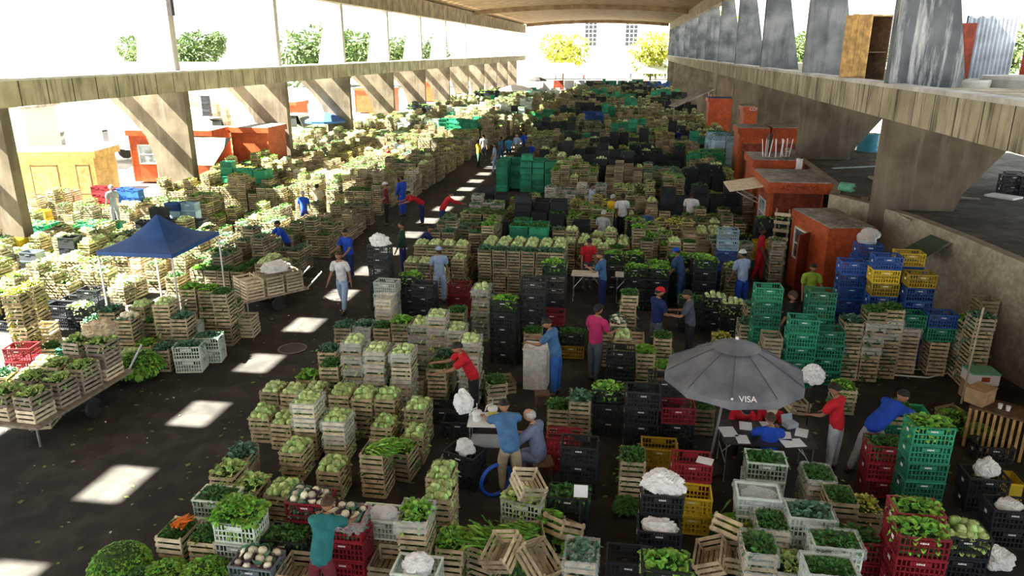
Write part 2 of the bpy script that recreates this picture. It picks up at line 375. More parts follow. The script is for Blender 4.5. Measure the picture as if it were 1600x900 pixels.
# low side building on the right: rough wall, flat dark roof
WP = [(7.3, 36), (6.95, 25.9)] + [g(*q, 2.6) for q in ((1296, 303), (1350, 316), (1420, 337), (1500, 368), (1600, 411))] + [(9.3, 13.0), (10.2, 9)]  # top edge
mb = MB()
for (xa, ya), (xb, yb) in zip(WP, WP[1:]):
    d = Vector((xb - xa, yb - ya, 0)); n = Vector((-d.y, d.x, 0)).normalized() * .28  # towards +x
    if n.x < 0: n = -n
    A, B = Vector((xa, ya, 0)), Vector((xb, yb, 0)); off = Vector((1.0, .35, 0))*0
    for z0, z1 in ((0, 2.6),):
        V = [tuple(p + q + Vector((0, 0, z))) for p in (A, B) for q in (Vector(), n) for z in (z0, z1)]
        mb.add(V, BOXF)
struct(mb.build('wall_right', 'stone_wall'), 'rough tan rendered wall curving along the right side', 'wall')
mb = MB()
for (xa, ya), (xb, yb) in zip(WP, WP[1:]):
    mb.add([(x, y, z) for x, y in ((xa + .22, ya), (26, ya), (xb + .22, yb), (26, yb)) for z in (2.42, 2.57)],
           [(0, 1, 3, 2), (4, 6, 7, 5), (0, 4, 5, 1), (2, 3, 7, 6), (0, 2, 6, 4), (1, 5, 7, 3)])
struct(mb.build('roof_slab', 'tar_roof'), 'flat dark roof covered in debris beside the right wall', 'roof')

# ================================================================ CRATES
WW, WD, WH = .40, .50, .27
PW, PD, PH = .60, .42, .31
WOODS = {'W': 'wood', 'A': 'wood_pale', 'D': 'wood_grey', 'L': 'wood', 'M': 'wood_pale'}   # L, M: with a film liner
PLAS = {'K': 'black', 'G': 'green', 'B': 'blue', 'R': 'red', 'Y': 'yellow', 'N': 'grey', 'S': 'white', 'C': 'lightblue'}
WORDS = {'W': 'wooden crate', 'A': 'pale wooden crate', 'D': 'grey wooden crate', 'L': 'film-lined wooden crate', 'M': 'film-lined pale crate',
         'K': 'black plastic crate', 'G': 'green plastic crate', 'B': 'blue plastic crate', 'R': 'red plastic crate', 'Y': 'yellow plastic crate',
         'N': 'grey plastic crate', 'S': 'whitish plastic crate', 'C': 'light blue plastic crate'}
def dims(t): return (WW, WD, WH) if t in WOODS else (PW, PD, PH)

def wood_parts():
    P = []
    for sx in (-1, 1):
        for sy in (-1, 1):
            P.append(('corner_post', MB().box((sx * (WW / 2 - .022), sy * (WD / 2 - .022), WH / 2 + .004), (.026, .026, WH - .008))))
    for s in (-1, 1):
        m = MB()
        for z in (.035, .125, .222): m.box((s * (WW / 2 - .004), 0, z), (.008, WD, .052))
        P.append(('side_panel', m))
        m = MB()
        for z in (.04, .135, .225): m.box((0, s * (WD / 2 - .004), z), (WW - .018, .008, .058))
        P.append(('end_panel', m))
    m = MB()
    for k in range(5): m.box((-WW / 2 + .045 + k * (WW - .09) / 4, 0, .004), (.058, WD - .02, .008))
    P.append(('bottom_panel', m))
    return P
def plastic_body():
    m = MB(); th = .012
    for s in (-1, 1):
        for z in (.018, .105, .185): m.box((0, s * (PD / 2 - .008), z), (PW - .03, th, .018))
        for k in range(11): m.box((-PW / 2 + .02 + k * (PW - .04) / 10, s * (PD / 2 - .008), PH / 2 - .01), (.014, th, PH - .03))
        m.box((0, s * (PD / 2 - .006), .235), (PW * .42, .014, .06))
        for z in (.018, .105, .185): m.box((s * (PW / 2 - .008), 0, z), (th, PD - .03, .018))
        for k in range(8): m.box((s * (PW / 2 - .008), -PD / 2 + .02 + k * (PD - .04) / 7, (PH - .09) / 2 + .005), (th, .014, PH - .09))
        for q in (-1, 1): m.box((s * (PW / 2 - .008), q * (PD / 2 - .07), PH - .06), (th, .13, .09))
    for a in range(7): m.box((-PW / 2 + .05 + a * (PW - .1) / 6, 0, .012), (.05, PD - .02, .012))
    for a in range(4): m.box((0, -PD / 2 + .06 + a * (PD - .12) / 3, .010), (PW - .02, .04, .012))
    return m
def plastic_rim():
    m = MB()
    for s in (-1, 1):
        m.box((0, s * (PD / 2 - .008), PH - .014), (PW, .026, .026)); m.box((s * (PW / 2 - .012), 0, PH - .0145), (.026, PD - .04, .0255))
        m.box((0, s * (PD / 2 - .008), .010), (PW - .02, .022, .018)); 
    return m
def plastic_mark():
    m = MB()
    for k, (dx, ww_, h) in enumerate(((-.045, .022, .02), (-.018, .02, .024), (.008, .022, .018), (.034, .018, .024))):
        m.box((dx, -PD / 2 - .0032, .235), (ww_, .004, h))
    m.box((-PW / 2 - .0005, 0, .16), (.004, .07, .05))
    return m
def liner_mesh(W_, D_, H_, seed, over=.55):
    r = random.Random(seed); n = 44; rows = [(-.03, H_ * .45), (-.016, H_ * .9), (-.004, H_ + .018), (.016, H_ + .014), (.022, H_ * .82), (.02, H_ * over), (.024, H_ * (over - .18))]
    P = []
    per = []
    for k in range(n):
        t = k / n * 4; s = int(t); f = t - s
        cx, cy = [(-1 + 2 * f, -1), (1, -1 + 2 * f), (1 - 2 * f, 1), (-1, 1 - 2 * f)][s]; per.append((cx, cy))
    for ri, (o, z) in enumerate(rows):
        row = []
        for cx, cy in per:
            j = r.uniform(-.008, .012) if ri != 2 else r.uniform(-.003, .01)
            row.append(((W_ / 2 + o + j) * cx, (D_ / 2 + o + j) * cy, z + r.uniform(-.012, .012) * (1 + (ri > 4) * 3)))
        row.append(row[0]); P.append(row)
    return MB().grid(P)

def pmesh(m, name, mats, smooth=False): return m.mesh(name, mats, smooth)
CR = {}
_wp = wood_parts(); _wall = MB()
for nme, p in _wp: _wall.merged(p)
_pb, _pr, _pm = plastic_body(), plastic_rim(), plastic_mark()
_pall = MB().merged(_pb).merged(_pr); _pall.n and None
_mk = MB().merged(_pm); _mk.I = [np.ones(len(i), int) for i in _mk.I]; _pall.merged(_mk)
for t, mn in WOODS.items():
    CR[t] = dict(parts=[(nme, pmesh(p, nme, mn)) for nme, p in _wp], all=pmesh(_wall, 'wooden_crate', mn))
for t, mn in PLAS.items():
    CR[t] = dict(parts=[('crate_body', pmesh(_pb, 'crate_body', 'plastic_' + mn)), ('rim', pmesh(_pr, 'rim', 'plastic_' + mn)), ('printed_mark', pmesh(_pm, 'printed_mark', 'mark'))],
                 all=pmesh(_pall, 'plastic_crate', ['plastic_' + mn, 'mark']))
LINERS = [pmesh(liner_mesh(WW, WD, WH, s), 'plastic_liner', 'film') for s in range(3)]
PLINERS = [pmesh(liner_mesh(PW, PD, PH, s + 9, .75), 'plastic_liner', 'film') for s in range(2)]
def crate(t, loc, rz, label, group, near, liner=False, rot=None, nm=None):
    wood = t in WOODS
    nm = nm or (('lined_crate' if t in 'LM' else 'wooden_crate') if wood else 'plastic_crate')
    rot = rot or (0, 0, rz)
    if near:
        e = empty(nm, loc); e.rotation_euler = rot
        for pn, me in CR[t]['parts']: put(pn, me, e)
        if t in 'LM' or liner:
            put('plastic_liner', (LINERS if wood else PLINERS)[R.randrange(2)], e)
    else:
        e = put(nm, CR[t]['all'], None, loc, rot=rot)
        if t in 'LM': put('plastic_liner', LINERS[R.randrange(3)], e)
    return tag(e, label, 'crate', group)

# ================================================================ PRODUCE
def leaf(m, p, d, L, Wd, curl, r, i=0, seg=3):
    """one bent leaf: p root, d direction"""
    d = np.array(d, float); d /= np.linalg.norm(d) + 1e-9
    s = np.cross(d, (0, 0, 1.)); ns = np.linalg.norm(s); s = s / ns if ns > .05 else np.array((1., 0, 0))
    a = r.uniform(-.6, .6); u = np.cross(s, d); s = s * math.cos(a) + u * math.sin(a); u = np.cross(s, d)
    V = []; p = np.array(p, float)
    for k in range(seg + 1):
        f = k / seg; wd = Wd * (.35 + 1.5 * f - 1.15 * f * f) if k < seg else Wd * .35
        c = p + d * L * f * (1 - .25 * curl * f) + u * 0 + np.array((0, 0, -curl * L * .55 * f * f))
        j = L * .07
        V += [c - s * wd * .5 + u * (wd * .25 + r.uniform(-j, j)), c + u * r.uniform(-j, j) * .5, c + s * wd * .5 + u * (wd * .25 + r.uniform(-j, j))]
    F = [(k * 3 + q, k * 3 + q + 1, k * 3 + q + 4, k * 3 + q + 3) for k in range(seg) for q in (0, 1)]
    m.add(V, F, i)
def mound(m, W_, D_, z0, z1, i, r, n=6, ex=.0):
    P = []
    for a in range(n + 1):
        row = []
        for b in range(n + 1):
            u, v = a / n * 2 - 1, b / n * 2 - 1
            edge = max(abs(u), abs(v)) == 1
            z = z0 if edge else z1 * (1 - .25 * max(abs(u), abs(v)) ** 3) + r.uniform(-.02, .02)
            row.append((u * (W_ / 2 + ex * (0 if edge else 1)), v * (D_ / 2), z))
        P.append(row)
    m.grid(P, i)
HP = {}
def heap(kind, W_, D_, H_, top, seed, dens=1.0):
    r = random.Random(seed); m = MB()
    mound(m, W_ * .94, D_ * .94, .03, H_ * .92, 1, r)
    spec = {'lettuce': (90, .12, .10, .9), 'parsley': (420, .055, .035, .6), 'kale': (110, .12, .07, .8), 'greens': (170, .12, .045, 1.0), 'pale': (90, .12, .09, .8), 'scallion': (110, .30, .02, .5), 'yellowgreen': (120, .11, .06, .9)}[kind]
    n = int(spec[0] * dens * (W_ * D_) / .2)
    for k in range(n):
        u, v = r.uniform(-1, 1), r.uniform(-1, 1)
        z = H_ * .85 + top * (1 - u * u * .8) * (1 - v * v * .8)
        x, y = u * W_ / 2 * .93, v * D_ / 2 * .93
        d = (u * .9 + r.gauss(0, .5), v * .9 + r.gauss(0, .5), .55 + r.random() * .5)
        if kind == 'scallion': d = (r.gauss(0, .25) + (.9 if seed % 2 else -.9), r.gauss(0, .35), .25)
        s = r.uniform(.7, 1.25)
        leaf(m, (x, y, z - .03), d, spec[1] * s, spec[2] * s, spec[3] * r.uniform(.3, 1), r, 0, 3 if kind != 'parsley' else 2)
    # leaves poking out through the sides
    for k in range(int(26 * dens)):
        s = r.choice((0, 1)); q = r.choice((-1, 1)); a = r.uniform(-.85, .85); z = r.uniform(.06, H_ * .9)
        p = (a * W_ / 2, q * D_ / 2 * .93, z) if s else (q * W_ / 2 * .93, a * D_ / 2, z)
        d = (r.gauss(0, .4), q, r.uniform(-.2, .4)) if s else (q, r.gauss(0, .4), r.uniform(-.2, .4))
        leaf(m, p, d, spec[1] * .6 if kind != 'scallion' else .1, spec[2] * .8, .8, r, 0, 2)
    lm = {'lettuce': 'leaf_lettuce', 'parsley': 'leaf_dark', 'kale': 'leaf_blue', 'greens': 'leaf_dark', 'pale': 'leaf_pale', 'scallion': 'leaf_lettuce', 'yellowgreen': 'leaf_yellow'}[kind]
    return m, lm
KW = {'lettuce': ('lettuce_heap', 'bright green lettuce', 'lettuce'), 'parsley': ('parsley_heap', 'fine dark green parsley', 'herbs'), 'kale': ('kale_heap', 'blue-green kale leaves', 'greens'),
      'greens': ('leafy_greens', 'dark leafy greens', 'greens'), 'pale': ('endive_heap', 'pale green endive', 'greens'), 'scallion': ('scallion_heap', 'long green scallions', 'scallions'),
      'yellowgreen': ('leafy_greens', 'yellow-green leafy greens', 'greens'), 'cab': ('cabbage', 'cabbages', 'cabbage'), 'cau': ('cauliflower', 'cauliflowers', 'cauliflower')}
for kd in ('lettuce', 'parsley', 'kale', 'greens', 'pale', 'scallion', 'yellowgreen'):
    for pl in (0, 1):
        HP[kd, pl] = []
        for s in range(3 if kd != 'parsley' else 2):
            m, lm = heap(kd, (PW if pl else WW) - .04, (PD if pl else WD) - .04, PH if pl else WH, .08, 5 * s + pl + 1)
            HP[kd, pl].append(m.mesh(KW[kd][0], [lm, 'mound']))
def csphere(n, f):
    V = []; F = []; b = 0
    for ax in range(3):
        for s in (-1, 1):
            for i in range(n + 1):
                for j in range(n + 1):
                    p = [0, 0, 0]; p[ax] = s; p[(ax + 1) % 3] = math.tan((i / n * 2 - 1) * math.pi / 4); p[(ax + 2) % 3] = math.tan((j / n * 2 - 1) * math.pi / 4)
                    v = Vector(p).normalized(); V.append(tuple(v * f(v)))
            for i in range(n):
                for j in range(n):
                    q = (b + i * (n + 1) + j, b + (i + 1) * (n + 1) + j, b + (i + 1) * (n + 1) + j + 1, b + i * (n + 1) + j + 1); F.append(q if s > 0 else q[::-1])
            b += (n + 1) ** 2
    return V, F
def cabbage_mesh(seed, white=False):
    r = random.Random(seed); ph = [r.uniform(0, 6) for _ in range(6)]; m = MB()
    if white: f = lambda v: .058 * (1 + .09 * math.sin(9 * v.x + ph[0]) * math.sin(9 * v.y + ph[1]) + .06 * math.sin(17 * v.x + ph[2]) * math.sin(16 * v.y + ph[3]) * math.sin(15 * v.z))
    else: f = lambda v: .066 * (1 + .05 * math.sin(5 * math.atan2(v.y, v.x) + ph[0] + 3 * v.z) + .04 * math.sin(7 * v.z + ph[1] + 2 * v.x) - .05 * v.z * v.z)
    V, F = csphere(5, f); m.add([(x, y, z + .06) for x, y, z in V], F, 0)
    for k in range(6):
        a = k * 1.05 + r.uniform(-.2, .2); P = []
        for i in range(5):
            row = []; el = -.9 + i * (.42 if not white else .30)
            for j in range(5):
                t = a + (j - 2) * .26; rr = .068 * (1.04 + .05 * (i == 4) + r.uniform(-.02, .04)) + (.006 * i if white else 0)
                row.append((rr * math.cos(el) * math.cos(t), rr * math.cos(el) * math.sin(t), .06 + rr * math.sin(el)))
            P.append(row)
        m.grid(P, 1)
    return m.mesh('cauliflower' if white else 'cabbage', ['head_white' if white else 'head_pale', ('leaf_purple' if seed % 2 else 'leaf_blue') if white else 'leaf_pale'], True)
CAB = [cabbage_mesh(s) for s in range(4)]; CAU = [cabbage_mesh(s, True) for s in range(20, 24)]
_v, _f = csphere(2, lambda v: .064); LOWHEAD = (np.array(_v) + (0, 0, .055), np.array(_f))

def far_wood():
    m = MB()
    for s in (-1, 1):
        for z in (.04, .135, .225):
            m.box((s * (WW / 2 - .004), 0, z), (.008, WD, .06)); m.box((0, s * (WD / 2 - .004), z), (WW, .008, .06))
        for q in (-1, 1): m.box((s * (WW / 2 - .02), q * (WD / 2 - .02), WH / 2), (.026, .026, WH - .01))
    return m
def far_plas():
    m = MB()
    for s in (-1, 1):
        m.box((0, s * (PD / 2 - .015), PH / 2 - .015), (PW - .03, .01, PH - .04)); m.box((s * (PW / 2 - .015), 0, PH / 2 - .015), (.01, PD - .03, PH - .04))
        m.box((0, s * (PD / 2 - .008), PH - .016), (PW, .02, .028)); m.box((s * (PW / 2 - .01), 0, PH - .016), (.02, PD, .028))
        m.box((0, s * (PD / 2 - .006), .02), (PW, .015, .03)); m.box((0, s * (PD / 2 - .008), .235), (.16, .012, .05))
    return m
def far_heap(pl, seed):
    r = random.Random(seed); W_, D_, H_ = (PW, PD, PH) if pl else (WW, WD, WH); m = MB()
    mound(m, W_ * .93, D_ * .93, .03, H_ * .95, 1, r, 3)
    for k in range(12):
        q, s_, a = r.choice((-1, 1)), r.choice((0, 1)), r.uniform(-.8, .8); z = H_ * r.uniform(.3, .95)
        leaf(m, (a * W_ * .5, q * D_ * .48, z) if s_ else (q * W_ * .48, a * D_ * .5, z), (r.gauss(0, .4), q, -.2) if s_ else (q, r.gauss(0, .4), -.2), .11, .10, .9, r, 0, 1)
    for k in range(34):
        u, v = r.uniform(-1, 1), r.uniform(-1, 1)
        leaf(m, (u * W_ * .42, v * D_ * .42, H_ * .92 + .04 * (1 - u * u)), (u + r.gauss(0, .5), v + r.gauss(0, .5), .6), .15, .12, .8, r, 0, 1)
    return m
def arr(m): return np.concatenate(m.V), np.concatenate(m.F), np.concatenate(m.I)
FARW, FARP = arr(far_wood()), arr(far_plas()); FARH = {(pl, s): arr(far_heap(pl, s)) for pl in (0, 1) for s in range(3)}
class Acc:
    def __init__(s, mats): s.V = []; s.F = []; s.I = []; s.n = 0; s.mats = mats
    def add(s, A, x, y, z, rz, sc_=1.0):
        V, F = A[0], A[1]; I = A[2] if len(A) > 2 else np.zeros(len(F), int); c, q = math.cos(rz), math.sin(rz)
        W_ = np.empty_like(V); W_[:, 0] = (V[:, 0] * c - V[:, 1] * q) * sc_ + x; W_[:, 1] = (V[:, 0] * q + V[:, 1] * c) * sc_ + y; W_[:, 2] = V[:, 2] * sc_ + z
        s.V.append(W_); s.F.append(F + s.n); s.I.append(I); s.n += len(V)
    def done(s, name, label, cat):
        if not s.n: return
        o = put(name, npmesh(name, np.concatenate(s.V), np.concatenate(s.F), np.concatenate(s.I), s.mats)); tag(o, label, cat, kind='stuff')
ACC = {}
def acc(key, mats):
    if key not in ACC: ACC[key] = Acc(mats)
    return ACC[key]

# ================================================================ STACKS
STK = []   # stacks to be settled, then built
BLOCK = [(XL - 1.0, y + .2, 1.2, .5) for y in fy] + [(XR + 1.0, y + .7, 1.2, .5) for y in fy]
for (_a, _b), (_c, _d) in zip(WP, WP[1:]):
    _n = int(math.hypot(_c - _a, _d - _b) / .3) + 1
    for _k in range(_n + 1): BLOCK.append((_a + (_c - _a) * _k / _n + .16, _b + (_d - _b) * _k / _n, .17, .17))
def S(px, py, types, prod, lm, rz=0.0, explicit=True):
    """a stack whose top front edge shows at photo point px, py"""
    n = sum(dims(t)[2] for t in types); x, y = g(px, py, n)
    d = dims(types[-1])[1] / 2
    STK.append(dict(x=x - math.sin(rz) * d, y=y + math.cos(rz) * d, rz=rz, t=list(types), prod=prod, lm=lm, ex=True))
def G(x, y, types, prod, lm, rz=0.0, **k): STK.append(dict(x=x, y=y, rz=rz, t=list(types), prod=prod, lm=lm, ex=False, **k))
def settle():
    N = [s for s in STK if s['ex']]
    def ext(s):
        W_, D_ = dims(s['t'][0])[:2] if len({t in WOODS for t in s['t']}) == 1 else (PW, WD)
        c, q = abs(math.cos(s['rz'])), abs(math.sin(s['rz'])); return (W_ * c + D_ * q) / 2 + .012, (W_ * q + D_ * c) / 2 + .012
    for s in STK: s['e'] = ext(s)
    for it in range(160):
        moved = False
        for i, a in enumerate(N):
            for b in N[i + 1:]:
                ox = a['e'][0] + b['e'][0] - abs(a['x'] - b['x']); oy = a['e'][1] + b['e'][1] - abs(a['y'] - b['y'])
                if ox > .001 and oy > .001:
                    moved = True
                    if ox < oy: q = ox * .51 * (1 if a['x'] > b['x'] else -1); a['x'] += q; b['x'] -= q
                    else: q = oy * .51 * (1 if a['y'] > b['y'] else -1); a['y'] += q; b['y'] -= q
            for bx, by, hx, hy in BLOCK:
                ox = a['e'][0] + hx - abs(a['x'] - bx); oy = a['e'][1] + hy - abs(a['y'] - by)
                if ox > .001 and oy > .001:
                    moved = True
                    if ox < oy: a['x'] += ox * 1.02 * (1 if a['x'] > bx else -1)
                    else: a['y'] += oy * 1.02 * (1 if a['y'] > by else -1)
        if not moved: break
    keep = list(N); cell = {}
    def put_(s): cell.setdefault((int(s['x'] // 1), int(s['y'] // 1)), []).append(s)
    for s in keep: put_(s)
    for s in STK:
        if s['ex']: continue
        bad = any(abs(s['x'] - bx) < s['e'][0] + hx and abs(s['y'] - by) < s['e'][1] + hy for bx, by, hx, hy in BLOCK)
        if not bad:
            cx, cy = int(s['x'] // 1), int(s['y'] // 1)
            for i in (-1, 0, 1):
                for j in (-1, 0, 1):
                    for o in cell.get((cx + i, cy + j), ()):
                        if abs(s['x'] - o['x']) < s['e'][0] + o['e'][0] - .02 and abs(s['y'] - o['y']) < s['e'][1] + o['e'][1] - .02: bad = True; break
                    if bad: break
                if bad: break
        if not bad: keep.append(s); put_(s)
    STK[:] = keep
    for s in STK: s['h'] = sum(dims(t)[2] for t in s['t'])
    for s in STK:  # what a stack in front hides
        dx, dy = -s['x'], -s['y']; L = math.hypot(dx, dy); dx /= L; dy /= L; tanv = (CAMZ - 1) / L
        hide = 0
        for st in (.45, .9):
            qx, qy = s['x'] + dx * st, s['y'] + dy * st
            best = 0
            for i in (-1, 0, 1):
                for j in (-1, 0, 1):
                    for o in cell.get((int(qx // 1) + i, int(qy // 1) + j), ()):
                        if o is not s and abs(qx - o['x']) < o['e'][0] * .8 and abs(qy - o['y']) < o['e'][1] * .9: best = max(best, o['h'] - st * tanv)
            hide = max(hide, best)
        s['hide'] = hide
BUD = {'wood': 270, 'lined': 190, 'plas': 260, 'cab': 260, 'cau': 70, 'heap': 280}
def build_stacks():
    STK.sort(key=lambda s: math.hypot(s['x'], s['y'] ) )
    by = {}
    for s in STK: by.setdefault(s['lm'], []).append(s)
    for lm, L in by.items():
        L.sort(key=lambda s: (round(s['y'] / .8), s['x']))
        for i, s in enumerate(L): s['i'] = i; s['of'] = len(L)
    for s in STK:
        z = 0; x, y, rz = s['x'], s['y'], s['rz']; n = len(s['t']); dist = math.hypot(x, y)
        pos = ('the stack' if s['of'] == 1 else ordw(s['i']) + ' stack')
        near = dist < 14.2
        for k, t in enumerate(s['t']):
            W_, D_, H_ = dims(t); top = k == n - 1; zt = z + H_
            vis = zt > s['hide'] + .02
            jx, jy, jr = R.gauss(0, .008), R.gauss(0, .008), R.gauss(0, .018)
            if vis:
                wood = t in WOODS; bud = 'lined' if t in 'LM' else 'wood' if wood else 'plas'
                lev = ['only crate', 'top crate', 'second crate down', 'third crate down', 'fourth crate down', 'fifth crate down', 'sixth crate down', 'seventh crate down', 'eighth crate down', 'ninth crate down', 'tenth crate down', 'eleventh crate down', 'twelfth crate down', 'thirteenth crate down', 'lowest crate'][0 if n == 1 else min(n - k, 14)]
                if BUD[bud] > 0:
                    BUD[bud] -= 1
                    colr = WORDS[t].replace(' crate', '')
                    crate(t, (x + jx, y + jy, z), rz + jr, f'{colr} {lev} of {pos} {s["lm"]}', WORDS[t] + 's', near, liner=(s.get('liner') and top))
                else:
                    key = 'wooden_crates' if wood else 'plastic_crates_' + PLAS[t]
                    acc(key, ['wood_far'] if wood else ['plasticfar_' + PLAS[t]]).add(FARW if wood else FARP, x + jx, y + jy, z, rz + jr)
                prod = s['prod']; pl = 0 if wood else 1
                if prod and (top or wood):
                    body = 'pale' if prod == 'cab' else 'kale' if prod == 'cau' else prod
                    if top and prod in ('cab', 'cau'):
                        nx, ny = (3, 4) if wood else (4, 3)
                        pts = [((a - (nx - 1) / 2) * (W_ - .07) / nx, (b - (ny - 1) / 2) * (D_ - .07) / ny, 0, a, b) for b in range(ny) for a in range(nx)]
                        pts += [((a - .5) * .12, (b - .5) * .13, .065, a, b + 9) for a in (0, 1) for b in (0, 1)]
                        for hx, hy, hz, a, b in pts:
                            hx += R.uniform(-.012, .012); hy += R.uniform(-.012, .012); c, q = math.cos(rz), math.sin(rz)
                            X, Y, Z = x + jx + hx * c - hy * q, y + jy + hx * q + hy * c, zt - .075 + hz + R.uniform(-.01, .015)
                            sz = R.uniform(.9, 1.12)
                            if BUD[prod] > 0:
                                BUD[prod] -= 1
                                o = put(KW[prod][0], (CAB if prod == 'cab' else CAU)[R.randrange(4)], None, (X, Y, Z), rot=(R.uniform(-.4, .4), R.uniform(-.4, .4), R.uniform(0, 6)), scale=sz)
                                rw = ['front row', 'second row', 'third row', 'back row'][b] if b < 9 else ['nearer upper layer', 'farther upper layer'][b - 9]
                                cl = (['left', 'middle', 'right'] if nx == 3 else ['left', 'mid-left', 'mid-right', 'right'])[a] if b < 9 else ['left', 'right'][a]
                                tag(o, f'{"pale green cabbage" if prod == "cab" else "white cauliflower"} {cl} in {rw}, {pos} {s["lm"]}', KW[prod][2], 'heads of ' + KW[prod][1])
                            else:
                                acc('cabbage_heads' if prod == 'cab' else 'cauliflower_heads', ['head_far' if prod == 'cab' else 'head_white']).add(LOWHEAD, X, Y, Z, R.random() * 6, sz)
                    use = body if top or body in ('kale', 'pale', 'yellowgreen', 'parsley') else 'greens'
                    lowh = (prod in ('cab', 'cau') and top)
                    if BUD['heap'] > 0 and (top or near):
                        BUD['heap'] -= 1
                        me = R.choice(HP[use, pl])
                        sz = (1, 1, .68 if (lowh or not top) else 1)
                        o = put(me.name.split('.')[0], me, None, (x + jx, y + jy, z + .012), rot=(0, 0, rz + jr + (math.pi if R.random() < .5 else 0)), scale=sz)
                        tag(o, f'{KW[use][1]} in {lev} of {pos} {s["lm"]}', KW[use][2], KW[use][1], 'stuff')
                    else:
                        lm_ = {'lettuce': 'leaf_lettuce', 'parsley': 'leaf_dark', 'kale': 'leaf_blue', 'greens': 'leaf_dark', 'pale': 'leaf_pale', 'scallion': 'leaf_lettuce', 'yellowgreen': 'leaf_yellow'}[use]
                        acc('leafy_' + lm_[5:], [lm_, 'mound']).add(FARH[pl, R.randrange(3)], x + jx, y + jy, z + (.0 if top and not lowh else -.03), rz + jr)
            elif dist < 75:
                wood = t in WOODS; key = 'wooden_crates' if wood else 'plastic_crates_' + PLAS[t]
                acc(key, ['wood_far'] if wood else ['plasticfar_' + PLAS[t]]).add(FARW if wood else FARP, x + jx, y + jy, z, rz + jr)
            z = zt
        s['ztop'] = z

# ================================================================ PEOPLE
def skin_mesh(name, J, E_, mats, root=0, sub=1):
    """J: list of (point, radius) ; E_: edges -> one continuous skinned surface"""
    me = bpy.data.meshes.new('tmp'); me.from_pydata([tuple(p) for p, r in J], E_, []); o = bpy.data.objects.new('tmp', me); COL.objects.link(o)
    md = o.modifiers.new('s', 'SKIN'); md.use_smooth_shade = True; md.branch_smoothing = .6
    sv = me.skin_vertices[0].data
    for i, (p, r) in enumerate(J):
        rr = r if isinstance(r, tuple) else (r, r); sv[i].radius = rr; sv[i].use_root = (i == root)
    if sub:
        m2 = o.modifiers.new('u', 'SUBSURF'); m2.levels = sub; m2.render_levels = sub
    dg = bpy.context.evaluated_depsgraph_get(); out = bpy.data.meshes.new_from_object(o.evaluated_get(dg)); out.name = name
    bpy.data.objects.remove(o); bpy.data.meshes.remove(me)
    out.materials.clear()
    for m in mats: out.materials.append(M[m])
    for p in out.polygons: p.use_smooth = True
    return out
def head_geo(H, hair_grey=False):
    """head, face forward = +Y, centre of the skull at origin"""
    m = MB(); s = H / 7.6 / 2
    def f(v):
        r = 1.0
        jaw = max(0, -v.z); r *= 1 - .10 * jaw * (abs(v.x) > .0) - .16 * jaw * abs(v.x)
        r += .05 * max(0, v.y) * math.exp(-((v.z + .72) / .18) ** 2 - (v.x / .3) ** 2)            # chin
        r += .17 * math.exp(-((v.x) / .11) ** 2 - ((v.z + .16) / .13) ** 2) * (v.y > 0)             # nose
        r += .05 * math.exp(-((v.z - .18) / .1) ** 2) * max(0, v.y) * (abs(v.x) < .6)               # brow
        r -= .07 * (math.exp(-((v.x - .33) / .14) ** 2 - ((v.z - .02) / .1) ** 2) + math.exp(-((v.x + .33) / .14) ** 2 - ((v.z - .02) / .1) ** 2)) * (v.y > 0)
        r += .035 * math.exp(-(v.x / .25) ** 2 - ((v.z + .47) / .06) ** 2) * (v.y > 0)              # lips
        return r
    V, F = csphere(9, f); m.add([(x * .76 * s, y * .93 * s, z * s) for x, y, z in V], F, 0)
    for q in (-1, 1):
        V, F = csphere(2, lambda v: 1); m.add([(q * .78 * s + x * .07 * s, -.06 * s + y * .15 * s, -.02 * s + z * .24 * s) for x, y, z in V], F, 0)  # ears
    return m, s
def eyes_geo(s, q):
    m = MB()
    for q in (q,):
        V, F = csphere(2, lambda v: 1); m.add([(q * .27 * s + x * .085 * s, .80 * s + y * .06 * s, .03 * s + z * .05 * s) for x, y, z in V], F, 0)
    return m
def mouth_geo(s):
    V, F = csphere(2, lambda v: 1); return MB().add([(x * .2 * s, .875 * s + y * .03 * s, -.46 * s + z * .03 * s) for x, y, z in V], F, 0)
def hair_geo(s, kind):
    m = MB()
    cut = {'short': .22, 'bald': .05, 'long': -.2}[kind]
    def f(v):
        back = -v.y
        lim = cut - .75 * max(0, back) - .1 * abs(v.x)
        if kind == 'bald': on = v.z > lim - .15 and v.z < .62 and v.y < .25
        else: on = v.z > lim + .22 * max(0, v.y)
        return 1.06 + .02 * math.sin(20 * v.x) * math.sin(17 * v.y) if on else .62
    V, F = csphere(9, f); m.add([(x * .78 * s, y * .95 * s - .02 * s, z * s * 1.0 + .02 * s) for x, y, z in V], F)
    return m
def cap_geo(s):
    m = MB(); V, F = csphere(6, lambda v: 1.14 if v.z > .1 else .6)
    m.add([(x * .78 * s, y * .97 * s, z * s) for x, y, z in V], F)
    P = [[((j - 3) * .2 * s, (.85 + .5 * i / 3 * (1 - ((j - 3) / 3.2) ** 2)) * s, (.22 - .05 * i / 3 + t) * s) for j in range(7)] for t in (0,) for i in range(4)]
    m.grid(P); m.grid([[(x, y, z + .05 * s) for x, y, z in row] for row in P][::-1]); return m

